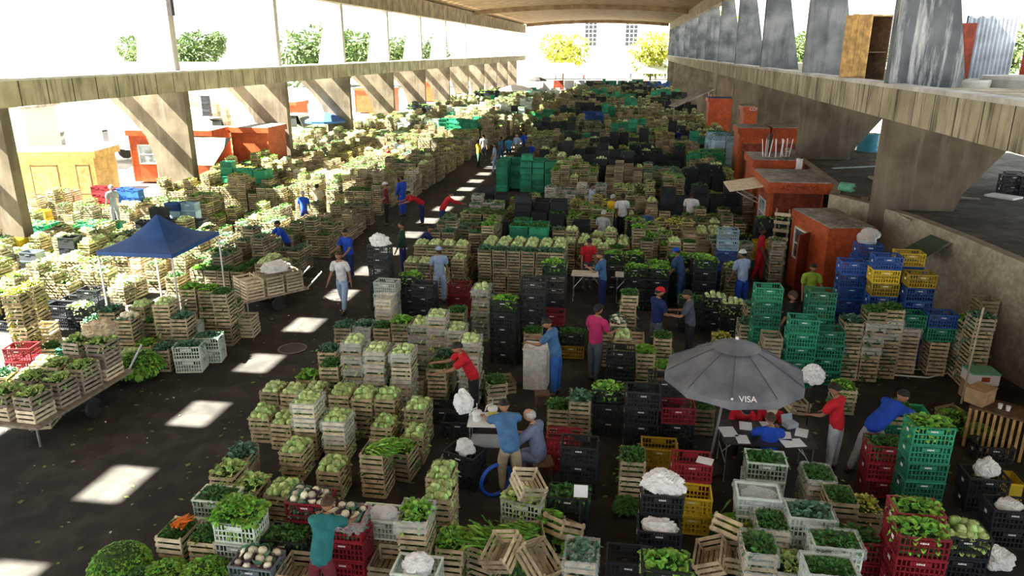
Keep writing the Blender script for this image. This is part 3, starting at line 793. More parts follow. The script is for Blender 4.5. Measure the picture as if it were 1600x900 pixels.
PERSONS = []
def person(label, x, y, face, shirt='steelblue', pants='denim', hair='black', skin='mid', H=1.7, lean=0, nod=0, turn=0, aL=(10, 8, 15), aR=(10, 8, 15), lL=(0, 0), lR=(0, 0),
           sleeve='short', hairk='short', cap=None, z0=0, seat=None, group=None, bag=None, apron=None, det=True, wide=1.0, shorts=False):
    """face: compass heading of the nose in degrees, 0 = along the hall, 90 = to the left; arms (forward, outward, elbow); legs (hip, knee)"""
    e = empty('person', (x, y, z0), rad(face), label, 'person', group)
    k = H / 1.7; L = rad(lean)
    def down(a): return Vector((0, math.sin(a), -math.cos(a)))
    hip = {}; knee = {}; ank = {}
    for q, (a, b) in ((-1, lL), (1, lR)):
        hip[q] = Vector((q * .095 * k, 0, 0)); knee[q] = hip[q] + down(rad(a)) * .43 * k + Vector((q * .015, 0, 0)); ank[q] = knee[q] + down(rad(a - b)) * .42 * k
    drop = -min(ank[1].z, ank[-1].z) + .075 * k if seat is None else seat
    base = Vector((0, 0, drop))
    up = Vector((0, math.sin(L), math.cos(L))); fw = Vector((0, math.cos(L), -math.sin(L)))
    waist = base + up * .14 * k; chest = waist + up * .19 * k + fw * .0; neckb = chest + up * .19 * k
    nk = rad(lean * .75 + nod); hd = Vector((0, math.sin(nk), math.cos(nk)))
    headc = neckb + up * .03 * k + hd * .12 * k
    sh, el, wr, hdir = {}, {}, {}, {}
    for q, (f, o, b) in ((-1, aL), (1, aR)):
        sh[q] = neckb - up * .05 * k + Vector((q * .18 * k * wide, 0, 0))
        f0 = rad(f); d = Vector((q * math.sin(rad(o)), math.sin(f0) * math.cos(rad(o)), -math.cos(f0) * math.cos(rad(o))))
        el[q] = sh[q] + d * .29 * k
        f1 = rad(f + b); inn = -.35 if b > 40 else .1
        d2 = Vector((q * (math.sin(rad(o)) * .4 + inn * .6), math.sin(f1), -math.cos(f1))).normalized()
        wr[q] = el[q] + d2 * .25 * k; hdir[q] = d2
    J = [(base + Vector((0, 0, .0)), (.13 * k * wide, .095 * k)), (waist, (.12 * k * wide, .09 * k)), (chest, (.14 * k * wide, .10 * k)), (neckb, .054 * k), (headc - hd * .06 * k, .05 * k)]
    Ed = [(0, 1), (1, 2), (2, 3), (3, 4)]
    def chain(start, pts):
        a = start
        for p in pts: J.append(p); Ed.append((a, len(J) - 1)); a = len(J) - 1
        return a
    for q in (-1, 1):
        w_ = chain(3, [(sh[q] - up * .01 * k, .048 * k), (el[q], .04 * k), (wr[q], .027 * k)])
        if det:
            d = hdir[q]; side = Vector((0, 0, 1)).cross(d); side = side.normalized() if side.length > .1 else Vector((1, 0, 0)); nrm = side.cross(d)
            palm = chain(w_, [(wr[q] + d * .055 * k, (.030 * k, .016 * k))])
            curl = -nrm if nrm.z > 0 else nrm
            for fi, (off, ln) in enumerate(((-.03, .058), (-.010, .068), (.010, .064), (.029, .05))):
                p0 = wr[q] + d * .085 * k + side * off * k
                chain(palm, [(p0, .0095 * k), (p0 + d * ln * .55 * k + curl * .008, .0088 * k), (p0 + d * ln * .9 * k + curl * ln * .45 * k, .0075 * k)])
            tp = wr[q] + d * .03 * k - side * .03 * k * (1 if q > 0 else -1)
            chain(w_, [(tp, .011 * k), (tp + d * .04 * k - side * .02 * k * (1 if q > 0 else -1), .0095 * k)])
        else:
            chain(w_, [(wr[q] + hdir[q] * .08 * k, (.03 * k, .016 * k)), (wr[q] + hdir[q] * .16 * k, (.026 * k, .011 * k))])
    for q in (-1, 1):
        chain(0, [(base + hip[q] + Vector((0, 0, -.03)), .085 * k), (base + (hip[q] + knee[q]) / 2, .072 * k), (base + knee[q], .054 * k), (base + (knee[q] * .55 + ank[q] * .45), .05 * k), (base + ank[q], .034 * k), (base + ank[q] + Vector((0, .12 * k, -.04 * k)), (.035 * k, .022 * k))])
    body = skin_mesh('body', J, Ed, ['skin_' + skin, 'hair_' + ('black' if hair != 'white' else 'grey')], sub=1)
    hm, s = head_geo(H)
    hr = Matrix.Translation(headc + hd * .02) @ Matrix.Rotation(rad(turn), 4, up) @ Matrix.Rotation(-nk, 4, 'X')
    hme = hm.mesh('h', ['skin_' + skin], True)
    import bmesh
    bm = bmesh.new(); bm.from_mesh(body); hme.transform(hr); bm.from_mesh(hme); bm.to_mesh(body); bm.free(); bpy.data.meshes.remove(hme)
    put('body', body, e)
    def hp(m, nm, mt):
        me = m.mesh(nm, [mt], True); me.transform(hr); put(nm, me, e)
    if det: hp(eyes_geo(s, -1), 'eye', 'hair_black'); hp(eyes_geo(s, 1), 'eye', 'hair_black'); hp(mouth_geo(s), 'mouth', 'leaf_purple')
    if hair: hp(hair_geo(s, hairk), 'hair', 'hair_' + hair)
    if cap: hp(cap_geo(s), 'cap', 'cloth_' + cap)
    # shirt
    g_ = .016 * k
    JS = [(base - up * .15 * k, (.18 * k * wide, .14 * k)), (waist, (.165 * k * wide, .13 * k)), (chest, (.185 * k * wide, .14 * k)), (neckb - up * .035 * k, (.15 * k, .11 * k)), (neckb + up * .04 * k, .066 * k)]; ES = [(0, 1), (1, 2), (2, 3), (3, 4)]
    for q in (-1, 1):
        JS.append((sh[q] + up * .012 * k, .094 * k)); ES.append((3, len(JS) - 1)); a = len(JS) - 1
        JS.append((sh[q].lerp(el[q], .85), .075 * k)); ES.append((a, a + 1))
        if sleeve == 'long':
            JS.append((el[q], .054 * k)); ES.append((a + 1, a + 2)); JS.append((el[q].lerp(wr[q], .9), .04 * k)); ES.append((a + 2, a + 3))
    put('shirt', skin_mesh('shirt', JS, ES, ['cloth_' + shirt]), e)
    JP = [(base + up * .14 * k, (.15 * k * wide, .115 * k)), (base - Vector((0, 0, .01 * k)), (.165 * k * wide, .13 * k))]; EP = [(0, 1)]
    for q in (-1, 1):
        kn, an = base + knee[q], base + ank[q]
        ps = [(base + hip[q] + Vector((0, 0, -.05)), .115 * k), (base + (hip[q] + knee[q]) / 2, .10 * k), (kn, .082 * k)] + ([] if shorts else [(kn.lerp(an, .5), .066 * k), (an + (kn - an) * .05, .056 * k)])
        a = 1
        for p in ps: JP.append(p); EP.append((a, len(JP) - 1)); a = len(JP) - 1
    put('trousers' if not shorts else 'shorts', skin_mesh('trousers', JP, EP, ['cloth_' + pants]), e)
    for q in (-1, 1):
        a = base + ank[q]; m = MB(); m.tube([a + Vector((0, -.05 * k, -.035 * k)), a + Vector((0, .0, -.025 * k)), a + Vector((0, .09 * k, -.04 * k)), a + Vector((0, .17 * k, -.052 * k))], [.036 * k, .046 * k, .042 * k, .022 * k], 8)
        m.build('shoe', 'dark_metal', e, smooth=True)
    BLOCK.append((x, y, .24, .24))
    return e, {'wr': wr, 'e': e, 'head': headc}

from mathutils import noise as mnoise
# ================================================================ STALLS AND FURNITURE
def text_mesh(txt, size, ext=.004):
    c = bpy.data.curves.new('t', 'FONT'); c.body = txt; c.size = size; c.extrude = ext; c.align_x = 'CENTER'; c.align_y = 'CENTER'
    o = bpy.data.objects.new('t', c); COL.objects.link(o); dg = bpy.context.evaluated_depsgraph_get()
    me = bpy.data.meshes.new_from_object(o.evaluated_get(dg)); bpy.data.objects.remove(o); bpy.data.curves.remove(c); return me
def sign(txt, size, mt, parent, loc, rot, name='lettering'):
    me = text_mesh(txt, size); me.materials.clear(); me.materials.append(M[mt]); return put(name, me, parent, loc, rot=rot)
def block(x, y, hx, hy): BLOCK.append((x, y, hx, hy))

# patio umbrella over the table
ux, uy = 1.66, 11.5
e = empty('patio_umbrella', (ux, uy, 0), 0, 'large grey ribbed umbrella over the paper-covered table', 'umbrella')
MB().tube([(0, 0, .05), (.13, -.06, 1.4), (.25, -.14, 2.5)], .022, 8).build('pole', 'steel', e)
MB().lathe([(.02, 0), (.24, .0), (.24, .05), (.05, .09), (.03, .12)], 20).build('base', 'dark_metal', e)
apex = Vector((.24, -.14, 2.47)); NR = 10; RR = 1.12
rot = rad(9)
def rimp(k, f=1.0, dz=0): a = rot + 2 * math.pi * k / NR; return apex + Vector((math.cos(a) * RR * f, math.sin(a) * RR * f, -.52 * f ** 1.2 + dz))
P = []
for k in range(NR * 4 + 1):
    a = k / 4; a0 = math.floor(a); t = a - a0; row = []
    for f in (.02, .25, .5, .75, 1.0):
        p = rimp(a0, f).lerp(rimp(a0 + 1, f), t); p.z -= .05 * f * (4 * t * (1 - t)) * .8; row.append(tuple(p))
    p = rimp(a0, 1.0).lerp(rimp(a0 + 1, 1.0), t); row.append((p.x, p.y, p.z - .10 - .05 * (1 - 4 * t * (1 - t)) - .04 * 4 * t * (1 - t)))
    P.append(row)
cn = MB().grid(P).build('canopy', 'umbrella_grey', e); sm = cn.modifiers.new('t', 'SOLIDIFY'); sm.thickness = .004
P2 = [[tuple(rimp(k / 2 if 1 else 0, f, .05)) for f in (.02, .12, .24, .34)] for k in range(0, 2 * NR + 1)]
MB().grid(P2).build('vent_flap', 'umbrella_grey', e)
for k in range(NR):
    MB().tube([tuple(rimp(k, .05, -.02)), tuple(rimp(k, .5, -.015)), tuple(rimp(k, 1.0, -.012))], .008, 6).build('rib', 'dark_metal', e)
for k in range(NR * 2):
    a0 = k / 2; q = k % 2
    pts = [rimp(math.floor(a0), f, .012).lerp(rimp(math.floor(a0) + 1, f, .012), q / 2) - Vector((0, 0, .04 * f * q - .0)) for f in (.1, .3, .5, .75, .98)]
    if not q: MB().tube(pts, .007, 5).build('seam', 'cloth_slate', cn)
MB().lathe([(.0, .09), (.022, .08), (.03, .03), (.03, -.02)], 10, c=tuple(apex)).build('finial', 'white_paint', e)
mid = rimp(7.02, .93).lerp(rimp(7.6, .93), .4)
kk = 7.0
a_ = rot + 2 * math.pi * 7.35 / NR - .1
tp = apex + Vector((math.cos(a_) * RR * .955, math.sin(a_) * RR * .955, -.50))
sign('VISA', .13, 'mark', e, tp + Vector((.1, -.012, .012)), (rad(48), 0, a_ + math.pi / 2 + .12))
sp = tp + Vector((-.13, -.03, .012)); m = MB(); m.box((0, 0, 0), (.03, .006, .03), ry=rad(45)); o = m.build('star_mark', 'mark', e); o.location = sp; o.rotation_euler = (rad(48) - math.pi / 2, 0, a_ + math.pi / 2)
block(ux, uy, .12, .12)

# folding table with papers
def folding_table(x, y, W_, D_, H_, rz, top, label, cat='table'):
    e = empty('folding_table', (x, y, 0), rz, label, cat)
    MB().box((0, 0, H_ - .012), (W_, D_, .024)).build('tabletop', top, e)
    for sx in (-1, 1):
        for sy in (-1, 1):
            MB().tube([(sx * (W_ / 2 - .06), sy * (D_ / 2 - .06), H_ - .024), (sx * (W_ / 2 - .06), sy * (D_ / 2 - .06), .03), (sx * (W_ / 2 - .06), sy * (D_ / 2 - .06), 0)], [.014, .014, .018], 8).build('leg', 'steel', e)
        MB().tube([(sx * (W_ / 2 - .06), 0, .35), (sx * (W_ / 2 - .4), 0, H_ - .03)], .01, 6).build('brace', 'steel', e)
        MB().tube([(sx * (W_ / 2 - .06), -D_ / 2 + .06, .35), (sx * (W_ / 2 - .06), D_ / 2 - .06, .35)], .01, 6).build('stretcher', 'steel', e)
    block(x, y, W_ / 2, D_ / 2)
    return e
tx, ty = 2.56, 11.6
folding_table(tx, ty, 1.5, .85, .75, .03, 'dark_metal', 'dark folding table with steel legs under the grey umbrella')
for i, (dx, dy, a, w_, h_, wh) in enumerate([(-.62, -.05, .2, .26, .34, 'left end'), (-.42, -.28, .1, .2, .28, 'front left corner'), (-.3, .2, -.1, .21, .29, 'far left half'), (.08, .27, .15, .21, .29, 'far side middle'), (.25, -.05, -.1, .3, .3, 'middle beside the woman'), (.38, -.28, .25, .36, .26, 'front right corner'), (.6, .1, -.3, .2, .3, 'right end')]):
    o = MB().box((0, 0, .004), (w_, h_, .006)).build('paper_sheet', 'paper', None, (tx + dx, ty + dy, .7505 ), a); tag(o, f'white paper sheet on the {wh} of the dark table', 'paper', 'papers on the table')
e = empty('receipt_book', (tx + .45, ty + .3, .751), .5, 'grey open receipt box on the far side of the dark table', 'box')
MB().box((0, 0, .04), (.22, .16, .08)).build('box_body', 'zinc_sheet', e); MB().box((0, .1, .12), (.22, .012, .14), rx=-.3).build('lid', 'zinc_sheet', e)
def bag(x, y, z, sx, sy, sz, label, seed=0, mt='bag_white', group=None):
    r = random.Random(seed); ph = [r.uniform(0, 6) for _ in range(9)]
    def f(v):
        o_ = Vector((ph[0] * 9, ph[1] * 9, 0)); n1 = mnoise.noise(v * 1.6 + o_); n2 = mnoise.noise(v * 4 + o_); n3 = mnoise.noise(v * 9 + o_)
        return .92 + .34 * n1 + .30 * (.35 - abs(n2)) + .16 * (.3 - abs(n3))
    V, F = csphere(16, f); m = MB().add([(a * sx, b * sy, max(c, -.75) * sz + .75 * sz) for a, b, c in V], F, 0)
    e = empty('plastic_bag', (x, y, z), 0, label, 'bag', group); m.build('bag_body', mt, e, smooth=False)
    k = MB()
    for q in range(6):
        a = q * 1.1 + ph[6]; leaf(k, (0, 0, sz * 1.45), (math.cos(a), math.sin(a), 1.2), sz * .7, sz * .5, .6, r, 0, 4)
    k.build('tied_neck', mt, e); return e
bag(3.55, 12.9, 1.15, .19, .17, .2, 'shiny white plastic bag beside the right rim of the grey umbrella', 3)
o = MB().tube([(3.55, 12.9, 0), (3.55, 12.9, 1.15)], .02, 8).build('post', 'dark_metal', None); tag(o, 'dark post under the shiny bag behind the table', 'post')
m = MB().lathe([(.24, 0), (.26, .03), (.05, .04)], 16); BLOCK.append((3.55, 12.9, .2, .2))

# drinks table beside the old man
e = empty('drinks_cart', (-2.15, 11.15, 0), .1, 'small pale cart with drink dispensers in front of the old man', 'cart')
MB().box((0, 0, .86), (.62, .5, .03)).build('cart_top', 'styrofoam', e)
for sx in (-1, 1):
    for sy in (-1, 1): MB().tube([(sx * .27, sy * .2, .85), (sx * .27, sy * .2, .12)], .014, 8).build('leg', 'steel', e)
MB().box((0, 0, .45), (.56, .44, .02)).build('shelf', 'zinc_sheet', e)
for sx in (-1, 1): MB().tube([(sx * .31, -.06, .1), (sx * .33, 0, .1), (sx * .35, .06, .1)], .1, 10).build('wheel', 'dark_metal', e)
block(-2.15, 11.15, .36, .3)
def dispenser(x, y, z, label, colr, h):
    e = empty('drink_dispenser', (x, y, z), 0, label, 'dispenser', 'drink dispensers')
    MB().lathe([(0, 0), (.075, 0), (.08, .02), (.08, h), (.0, h)], 18).build('jar', colr, e, smooth=True)
    MB().lathe([(.085, h), (.09, h + .01), (.085, h + .05), (.03, h + .06), (0, h + .06)], 18).build('lid', 'styrofoam', e, smooth=True)
    MB().tube([(.0, 0, h + .05), (0, 0, h + .2)], .009, 6).build('pump_rod', 'styrofoam', e)
    MB().tube([(0, 0, h + .12), (-.1, -.03, h + .08), (-.13, -.04, h - .02)], .008, 6).build('spout', 'styrofoam', e)
dispenser(-2.05, 11.2, .875, 'tall yellow and white pump dispenser on the pale cart', 'leaf_yellow', .16)
dispenser(-2.3, 11.08, .875, 'short white pump dispenser at the left of the pale cart', 'styrofoam', .12)
# blue ring standing on the floor
x, y = g(775, 775); e = empty('wheel_ring', (x, y, .30), 0, 'blue ring standing upright beside the crouching vendor', 'ring')
MB().tube([(math.cos(a) * .27, 0, math.sin(a) * .27) for a in [2 * math.pi * k / 24 for k in range(24)]], .033, 8, closed=True).build('outer_ring', 'wheel_blue', e, smooth=True)
e.rotation_euler = (0, 0, .7); block(x, y, .2, .2)

# white cabinet used as a writing desk
x, y = g(836, 610); e = empty('metal_cabinet', (x, y + .22, 0), -.05, 'dented white metal cabinet used as a writing desk', 'cabinet')
MB().box((0, 0, .46), (.50, .46, .90)).build('cabinet_body', 'white_paint', e); MB().box((0, 0, .925), (.53, .49, .03)).build('cabinet_top', 'white_paint', e)
MB().box((0, -.234, .5), (.44, .008, .74)).build('door', 'white_paint', e); MB().box((.17, -.246, .55), (.015, .014, .12)).build('handle', 'steel', e)
block(x, y + .22, .28, .26); DX, DY = x, y + .22
for i, (dx, dy, a, t) in enumerate([(-.08, .05, .3, 'back of'), (.1, -.1, -.3, 'front corner of')]):
    tag(MB().box((0, 0, .003), (.21, .28, .005)).build('paper_sheet', 'paper', None, (DX + dx, DY + dy, .941), a), f'white paper sheet on the {t} the white metal cabinet', 'paper')
x, y = g(845, 650); e = empty('wooden_stool', (x, y + .2, 0), .2, 'small rough wooden stool before the white cabinet', 'stool')
MB().box((0, 0, .40), (.3, .26, .03)).build('seat', 'wood_dark', e)
for sx in (-1, 1):
    for sy in (-1, 1): MB().bar((sx * .11, sy * .09, .39), (sx * .14, sy * .11, 0), .03).build('leg', 'wood_dark', e)
block(x, y + .2, .17, .15)
# white tables further back
for (px, py, W_, D_, lab) in [(918, 468, .95, .55, 'white table where the woman in blue leans'), (980, 470, .75, .5, 'small white table holding a lettuce crate')]:
    x, y = g(px, py); folding_table(x, y, W_, D_, .8, 0, 'white_paint', lab)
# sign on a post
x, y = g(905, 845); e = empty('price_sign', (x, y, 0), .05, 'blank white price card on a dark post', 'sign')
MB().bar((0, 0, 0), (0, 0, .78), .03).build('post', 'dark_metal', e); MB().box((0, -.02, .86), (.2, .012, .2)).build('card', 'paper', e); MB().box((0, 0, .01), (.2, .2, .02)).build('base', 'dark_metal', e); block(x, y, .1, .1)

# blue pop-up canopy
cx = [g(150, 393, 2.05), g(268, 398, 2.05), g(342, 362, 2.05)]
A, B, C_ = [Vector((*p, 2.05)) for p in cx]; D0 = A + (C_ - B); 
e = empty('canopy_tent', (0, 0, 0), 0, 'dark blue pop-up canopy on white poles above the sunlit crates', 'canopy')
ctr = (A + B + C_ + D0) / 4; e.location = (ctr.x, ctr.y, 0); off = Vector((ctr.x, ctr.y, 0))
cor = [p - off for p in (A, B, C_, D0)]; ap = Vector((0, 0, 2.78)); m = MB()
for k in range(4):
    a, b = cor[k], cor[(k + 1) % 4]; P = []
    for i in range(7):
        row = []
        for j in range(9):
            t = j / 8; f = i / 6; q = a.lerp(b, t); p = ap.lerp(q, f); p.z -= .16 * math.sin(math.pi * f) * (1 - .3 * math.sin(math.pi * t)); row.append(tuple(p))
        P.append(row)
    P.append([(x, y, z - .1) for x, y, z in P[-1]])
    m.grid(P)
o = m.build('canopy_cover', 'tarp_blue', e); o.modifiers.new('t', 'SOLIDIFY').thickness = .006
for p in cor:
    MB().bar((p.x * .98, p.y * .98, 0), (p.x * .98, p.y * .98, 2.02), .035).build('pole', 'white_paint', e); block(p.x + off.x, p.y + off.y, .06, .06)
for k in range(4): MB().bar(cor[k] * .97 + Vector((0, 0, .02)), cor[(k + 1) % 4] * .97 + Vector((0, 0, .02)), .03).build('truss_bar', 'white_paint', e)

# ---------------- kiosks
def kiosk(x, y, rz, W_, D_, H_, label, body='orange_paint', side='orange_dark', roof='zinc_roof', fascia=.28, over=.1, window=True, door=False, txt=None, awning=None, front='-y', glass='glass_dark', panels=False, topper=None, sidecol=None):
    """front faces local -y"""
    e = empty('market_kiosk', (x, y, 0), rz, label, 'kiosk')
    MB().box((0, 0, H_ / 2), (W_, D_, H_)).build('kiosk_body', body, e)
    MB().box((0, 0, H_ + fascia / 2), (W_ + over * 2, D_ + over * 2, fascia)).build('fascia', body, e)
    MB().box((0, 0, H_ + fascia + .015), (W_ + over * 2 - .06, D_ + over * 2 - .06, .03)).build('roof_sheet', roof, e)
    for sx in (-1, 1): MB().box((sx * (W_ / 2 - .04), -D_ / 2 - .012, H_ / 2), (.08, .024, H_)).build('corner_trim', body, e)
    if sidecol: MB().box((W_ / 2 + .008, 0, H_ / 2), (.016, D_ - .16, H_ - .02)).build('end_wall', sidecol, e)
    def win(cx_, cz, w_, h_, face):
        o = MB(); t = .05
        P_ = lambda dx, dz, a, b, th: ((cx_ + dx, -D_ / 2 - th / 2, cz + dz), (a, th, b)) if face == 'f' else ((-W_ / 2 - th / 2, cx_ + dx, cz + dz), (th, a, b))
        for dx, dz, a, b in ((0, h_ / 2, w_ + t, t), (0, -h_ / 2, w_ + t, t), (-w_ / 2, 0, t, h_), (w_ / 2, 0, t, h_), (0, 0, w_, .03)): c, d = P_(dx, dz, a, b, .05); o.box(c, d)
        f_ = o.build('window_frame', 'white_paint' if not panels else body, e); c, d = P_(0, 0, w_, h_, .02); MB().box(c, d).build('pane', glass, f_)
    if window:
        for wi in window: win(*wi)
    if panels:
        for cx_, w_ in panels:
            MB().box((cx_, -D_ / 2 - .01, H_ * .52), (w_, .02, H_ * .62)).build('panel', side, e)
            f2 = MB()
            for q in (-1, 1): f2.box((cx_ + q * w_ / 2, -D_ / 2 - .02, H_ * .52), (.035, .04, H_ * .66)); f2.box((cx_, -D_ / 2 - .02, H_ * .52 + q * H_ * .31), (w_, .04, .035))
            f2.build('panel_moulding', 'wood_dark', e)
    if door:
        dx, dw, ang = door; d = empty('door', (dx, -D_ / 2 - .03, 0), ang); d.parent = e
        o = MB().box((dw / 2, 0, H_ * .47), (dw, .04, H_ * .9)).build('door_leaf', side, d); MB().box((dw / 2, -.025, H_ * .6), (dw * .7, .012, H_ * .45)).build('door_panel', 'glass_dark', d); 
    if txt: sign(txt[0], txt[1], txt[4] if len(txt) > 4 else 'mark', e, txt[2], txt[3])
    if awning: awning(e)
    c, s_ = abs(math.cos(rz)), abs(math.sin(rz)); block(x, y, (W_ * c + D_ * s_) / 2 + .1, (W_ * s_ + D_ * c) / 2 + .1)
    return e
# near kiosk B: faces the hall (left)
xb, yb = 6.0, 21.2
kiosk(5.95, 21.9, rad(-80), 2.5, 1.2, 2.1, 'faded red kiosk with open dark door beside the blue and yellow crates', window=[(-.55, 1.4, .75, .9, 'f'), ], door=(.1, .62, rad(-50)), over=.05, fascia=.22)
# kiosk A with lettering and raised shutter
def awnA(e): 
    o = MB().box((-.2, -1.55, 2.30), (1.9, 1.25, .05), rx=rad(10)).build('raised_shutter', 'wood_pale', e)
    for sx in (-1, .55): MB().bar((sx, -.62, 1.5), (sx, -1.9, 2.15), .03).build('shutter_stay', 'steel', e)
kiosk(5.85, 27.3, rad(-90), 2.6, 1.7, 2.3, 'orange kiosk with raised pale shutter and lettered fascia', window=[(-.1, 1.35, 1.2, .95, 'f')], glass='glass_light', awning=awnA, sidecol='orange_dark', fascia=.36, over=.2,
      txt=None)
sgn = bpy.data.objects['market_kiosk.001']
sign('ACOMRCO', .24, 'orange_dark', sgn, (1.507, .0, 2.48), (rad(90), 0, rad(90)))
for i, (x, y, W_, H_, lab, kw) in enumerate([
    (6.25, 39.6, 1.35, 2.95, 'leftmost of two tall orange booths behind the shuttered kiosk', dict(panels=[(0, .9)])),
    (7.95, 39.9, 1.35, 2.95, 'right one of two tall orange booths behind the shuttered kiosk', dict(panels=[(0, .9)])),
    (8.15, 49.6, 1.9, 3.3, 'bright orange kiosk with white lettering under the right slab', dict(txt=('COMERCIO', .26, (0, -1.02, 3.44), (rad(90), 0, 0)))),
    (6.9, 59.6, 1.7, 3.2, 'small orange kiosk under a dark blue roof', dict(roof='tarp_blue')),
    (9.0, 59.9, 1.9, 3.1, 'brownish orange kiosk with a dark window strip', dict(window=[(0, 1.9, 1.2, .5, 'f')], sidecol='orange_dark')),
    (8.6, 70.4, 2.2, 2.8, 'far orange kiosk beneath the right slab', {})]):
    kiosk(x, y, 0, W_, 1.8, H_, lab, window=kw.pop('window', []), **kw)
kiosk(5.9, 31.2, rad(-90), 2.2, 1.7, 2.55, 'low red kiosk with dirty roof just behind the shuttered kiosk', window=[])
for i, (dx, dy) in enumerate(((-.5, -.6), (.1, -.5), (.5, -.3))):
    e = empty('upturned_stool', (5.9 + dx * .8, 31.0 + dy * .8, 2.88), i * .7, ['leftmost', 'middle', 'rightmost'][i] + ' upturned metal stool base on the dirty kiosk roof', 'stool')
    for a in range(4):
        t = a * 1.57; MB().tube([(math.cos(t) * .12, math.sin(t) * .12, 0), (math.cos(t) * .2, math.sin(t) * .2, .7)], .015, 6).build('leg', 'steel', e)
    MB().tube([(math.cos(a * .524) * .13, math.sin(a * .524) * .13, .02) for a in range(12)], .014, 6, closed=True).build('ring', 'steel', e)
# left side kiosks
kiosk(-26.4, 31.8, rad(12), 3.5, 2.2, 2.15, 'ornate yellow wooden kiosk with arched panels at the left edge', body='kiosk_yellow', side='plywood', panels=[(-.55, 1.2), (1.2, .6)], window=[], fascia=.3, over=.18)
def awnL(e):
    P = [[(.2 + 3.3 * i / 6, -.9 - .35 * j - .1 * i, 2.75 - .16 * j - .05 * i - .12 * math.sin(math.pi * i / 6)) for j in range(8)] for i in range(7)]
    o = MB().grid(P).build('awning', 'tarp_green', e); o.modifiers.new('t', 'SOLIDIFY').thickness = .02
    MB().bar((.25, -3.35, 0), (.25, -3.3, 1.6), .05).build('awning_pole', 'white_paint', e); MB().bar((3.5, -3.9, 0), (3.5, -3.9, 1.3), .05).build('awning_pole', 'white_paint', e)
kiosk(-24.6, 38.4, rad(6), 4.6, 2.4, 2.5, 'weathered orange kiosk with a dark green awning', window=[(-1.35, 1.5, .95, 1.0, 'f'), (.1, 1.5, .5, 1.2, 'f')], glass='glass_light', awning=awnL)
kiosk(-21.0, 40.5, rad(0), 2.2, 2.2, 2.5, 'bright red-orange kiosk beside the green awning', window=[])
for px, py, W_, lab, kw in [(508, 196, 3.3, 'orange kiosk standing by the second far pillar', dict(panels=[(0, 1.4)])), (585, 176, 4.6, 'orange kiosk under the slab behind dark crates', {}), (452, 212, 1.6, 'small red booth in sunlight beside a pillar', {}), (665, 158, 3.5, 'far reddish kiosk near the yellow stack', {})]:
    x, y = g(px, py); kiosk(x, y + 1.2, 0, W_, 2.4, 2.5, lab, window=[], **kw)

# ---------------- parked lorries outside on the left
def truck(x, y, rz, label, L_=7.5, cab='white_paint', box='white_paint', hh=3.1):
    e = empty('lorry', (x, y, 0), rz, label, 'truck')
    MB().box((0, .3, .75 + (hh - .75) / 2), (2.4, L_ - 2, hh - .75)).build('cargo_box', box, e)
    f = MB()
    for k in range(9): f.box((1.215, -L_ / 2 + 1.8 + k * (L_ - 2.6) / 8, .75 + (hh - .75) / 2), (.03, .05, hh - .8))
    f.build('box_ribs', box, e)
    MB().poly([(-1.1, -L_ / 2 - 1.0, .5), (-1.1, -L_ / 2 - .9, 1.4), (-1.1, -L_ / 2 - .55, 2.3), (-1.1, -L_ / 2 + .7, 2.3), (-1.1, -L_ / 2 + .7, .5)], (2.2, 0, 0)).build('cab', cab, e)
    MB().box((0, -L_ / 2 - .78, 1.75), (1.9, .12, .7), rx=rad(-20)).build('windscreen', 'glass_dark', e)
    for sx in (-1, 1):
        MB().box((sx * 1.11, -L_ / 2 - .05, 1.75), (.03, .8, .6)).build('side_window', 'glass_dark', e)
        for yy in (-L_ / 2, L_ / 2 - 1.6): MB().tube([(sx * .85, yy, .48), (sx * 1.0, yy, .48), (sx * 1.15, yy, .48)], [.48, .48, .46], 16).build('wheel', 'dark_metal', e)
    MB().box((0, -L_ / 2 - 1.0, .55), (2.2, .15, .25)).build('bumper', 'dark_metal', e)
truck(-35.5, 43, rad(20), 'white lorry parked outside behind the yellow kiosk')
truck(-31.5, 47, rad(160), 'white lorry parked outside behind the orange kiosk')
truck(-28, 54, rad(95), 'white box lorry between the first two pillars', 6)
truck(-30, 68, rad(100), 'white van-like lorry seen between far pillars', 6)
e = empty('brick_shed', (-31.5, 33.6, 0), rad(12), 'pale block shed with a dark doorway left of the yellow kiosk', 'shed')
MB().box((0, 0, 2.1), (4.4, 3, 4.2)).build('shed_wall', 'facade_grey', e); MB().box((1.0, -1.52, 1.9), (1.1, .06, 2.6)).build('doorway', 'orange_dark', e); MB().box((0, 0, 4.25), (4.8, 3.4, .12)).build('shed_roof', 'zinc_roof', e)
# stacks of boxes under the slab (containers on the left)
for i, (px, py, cols, lab) in enumerate([(290, 205, 'WWAAD', 'crates'), (318, 208, 'KKKKK', 'x'), (340, 200, 'WDWAW', 'y')]): pass

# ---------------- things on the slabs and the low roof
e = empty('wooden_cabinet', (7.66, 27.0, ZS), rad(38), 'tall open plywood cabinet standing on the right slab', 'cabinet')
H_, W_, D_ = 2.05, 1.0, .95
MB().box((-W_ / 2, 0, H_ / 2), (.05, D_, H_)).build('side_panel', 'plywood', e)
f = MB()
for k in range(4): f.box((-W_ / 2 - .03, -D_ / 2 + .12 + k * .235, H_ / 2 + R.uniform(-.03, .03)), (.02, .225, H_))
f.build('plank_cladding', 'plywood', e)
MB().box((W_ / 2, 0, H_ / 2), (.05, D_, H_)).build('side_panel', 'wood_dark', e); MB().box((0, D_ / 2, H_ / 2), (W_, .04, H_)).build('back_panel', 'wood_dark', e)
MB().box((0, 0, H_ - .03), (W_, D_, .04)).build('top_panel', 'plywood', e); MB().box((0, 0, .9), (W_ - .06, D_ - .05, .03)).build('shelf', 'wood_dark', e); MB().box((0, 0, .02), (W_ - .05, D_ - .02, .04)).build('base_panel', 'wood_dark', e)
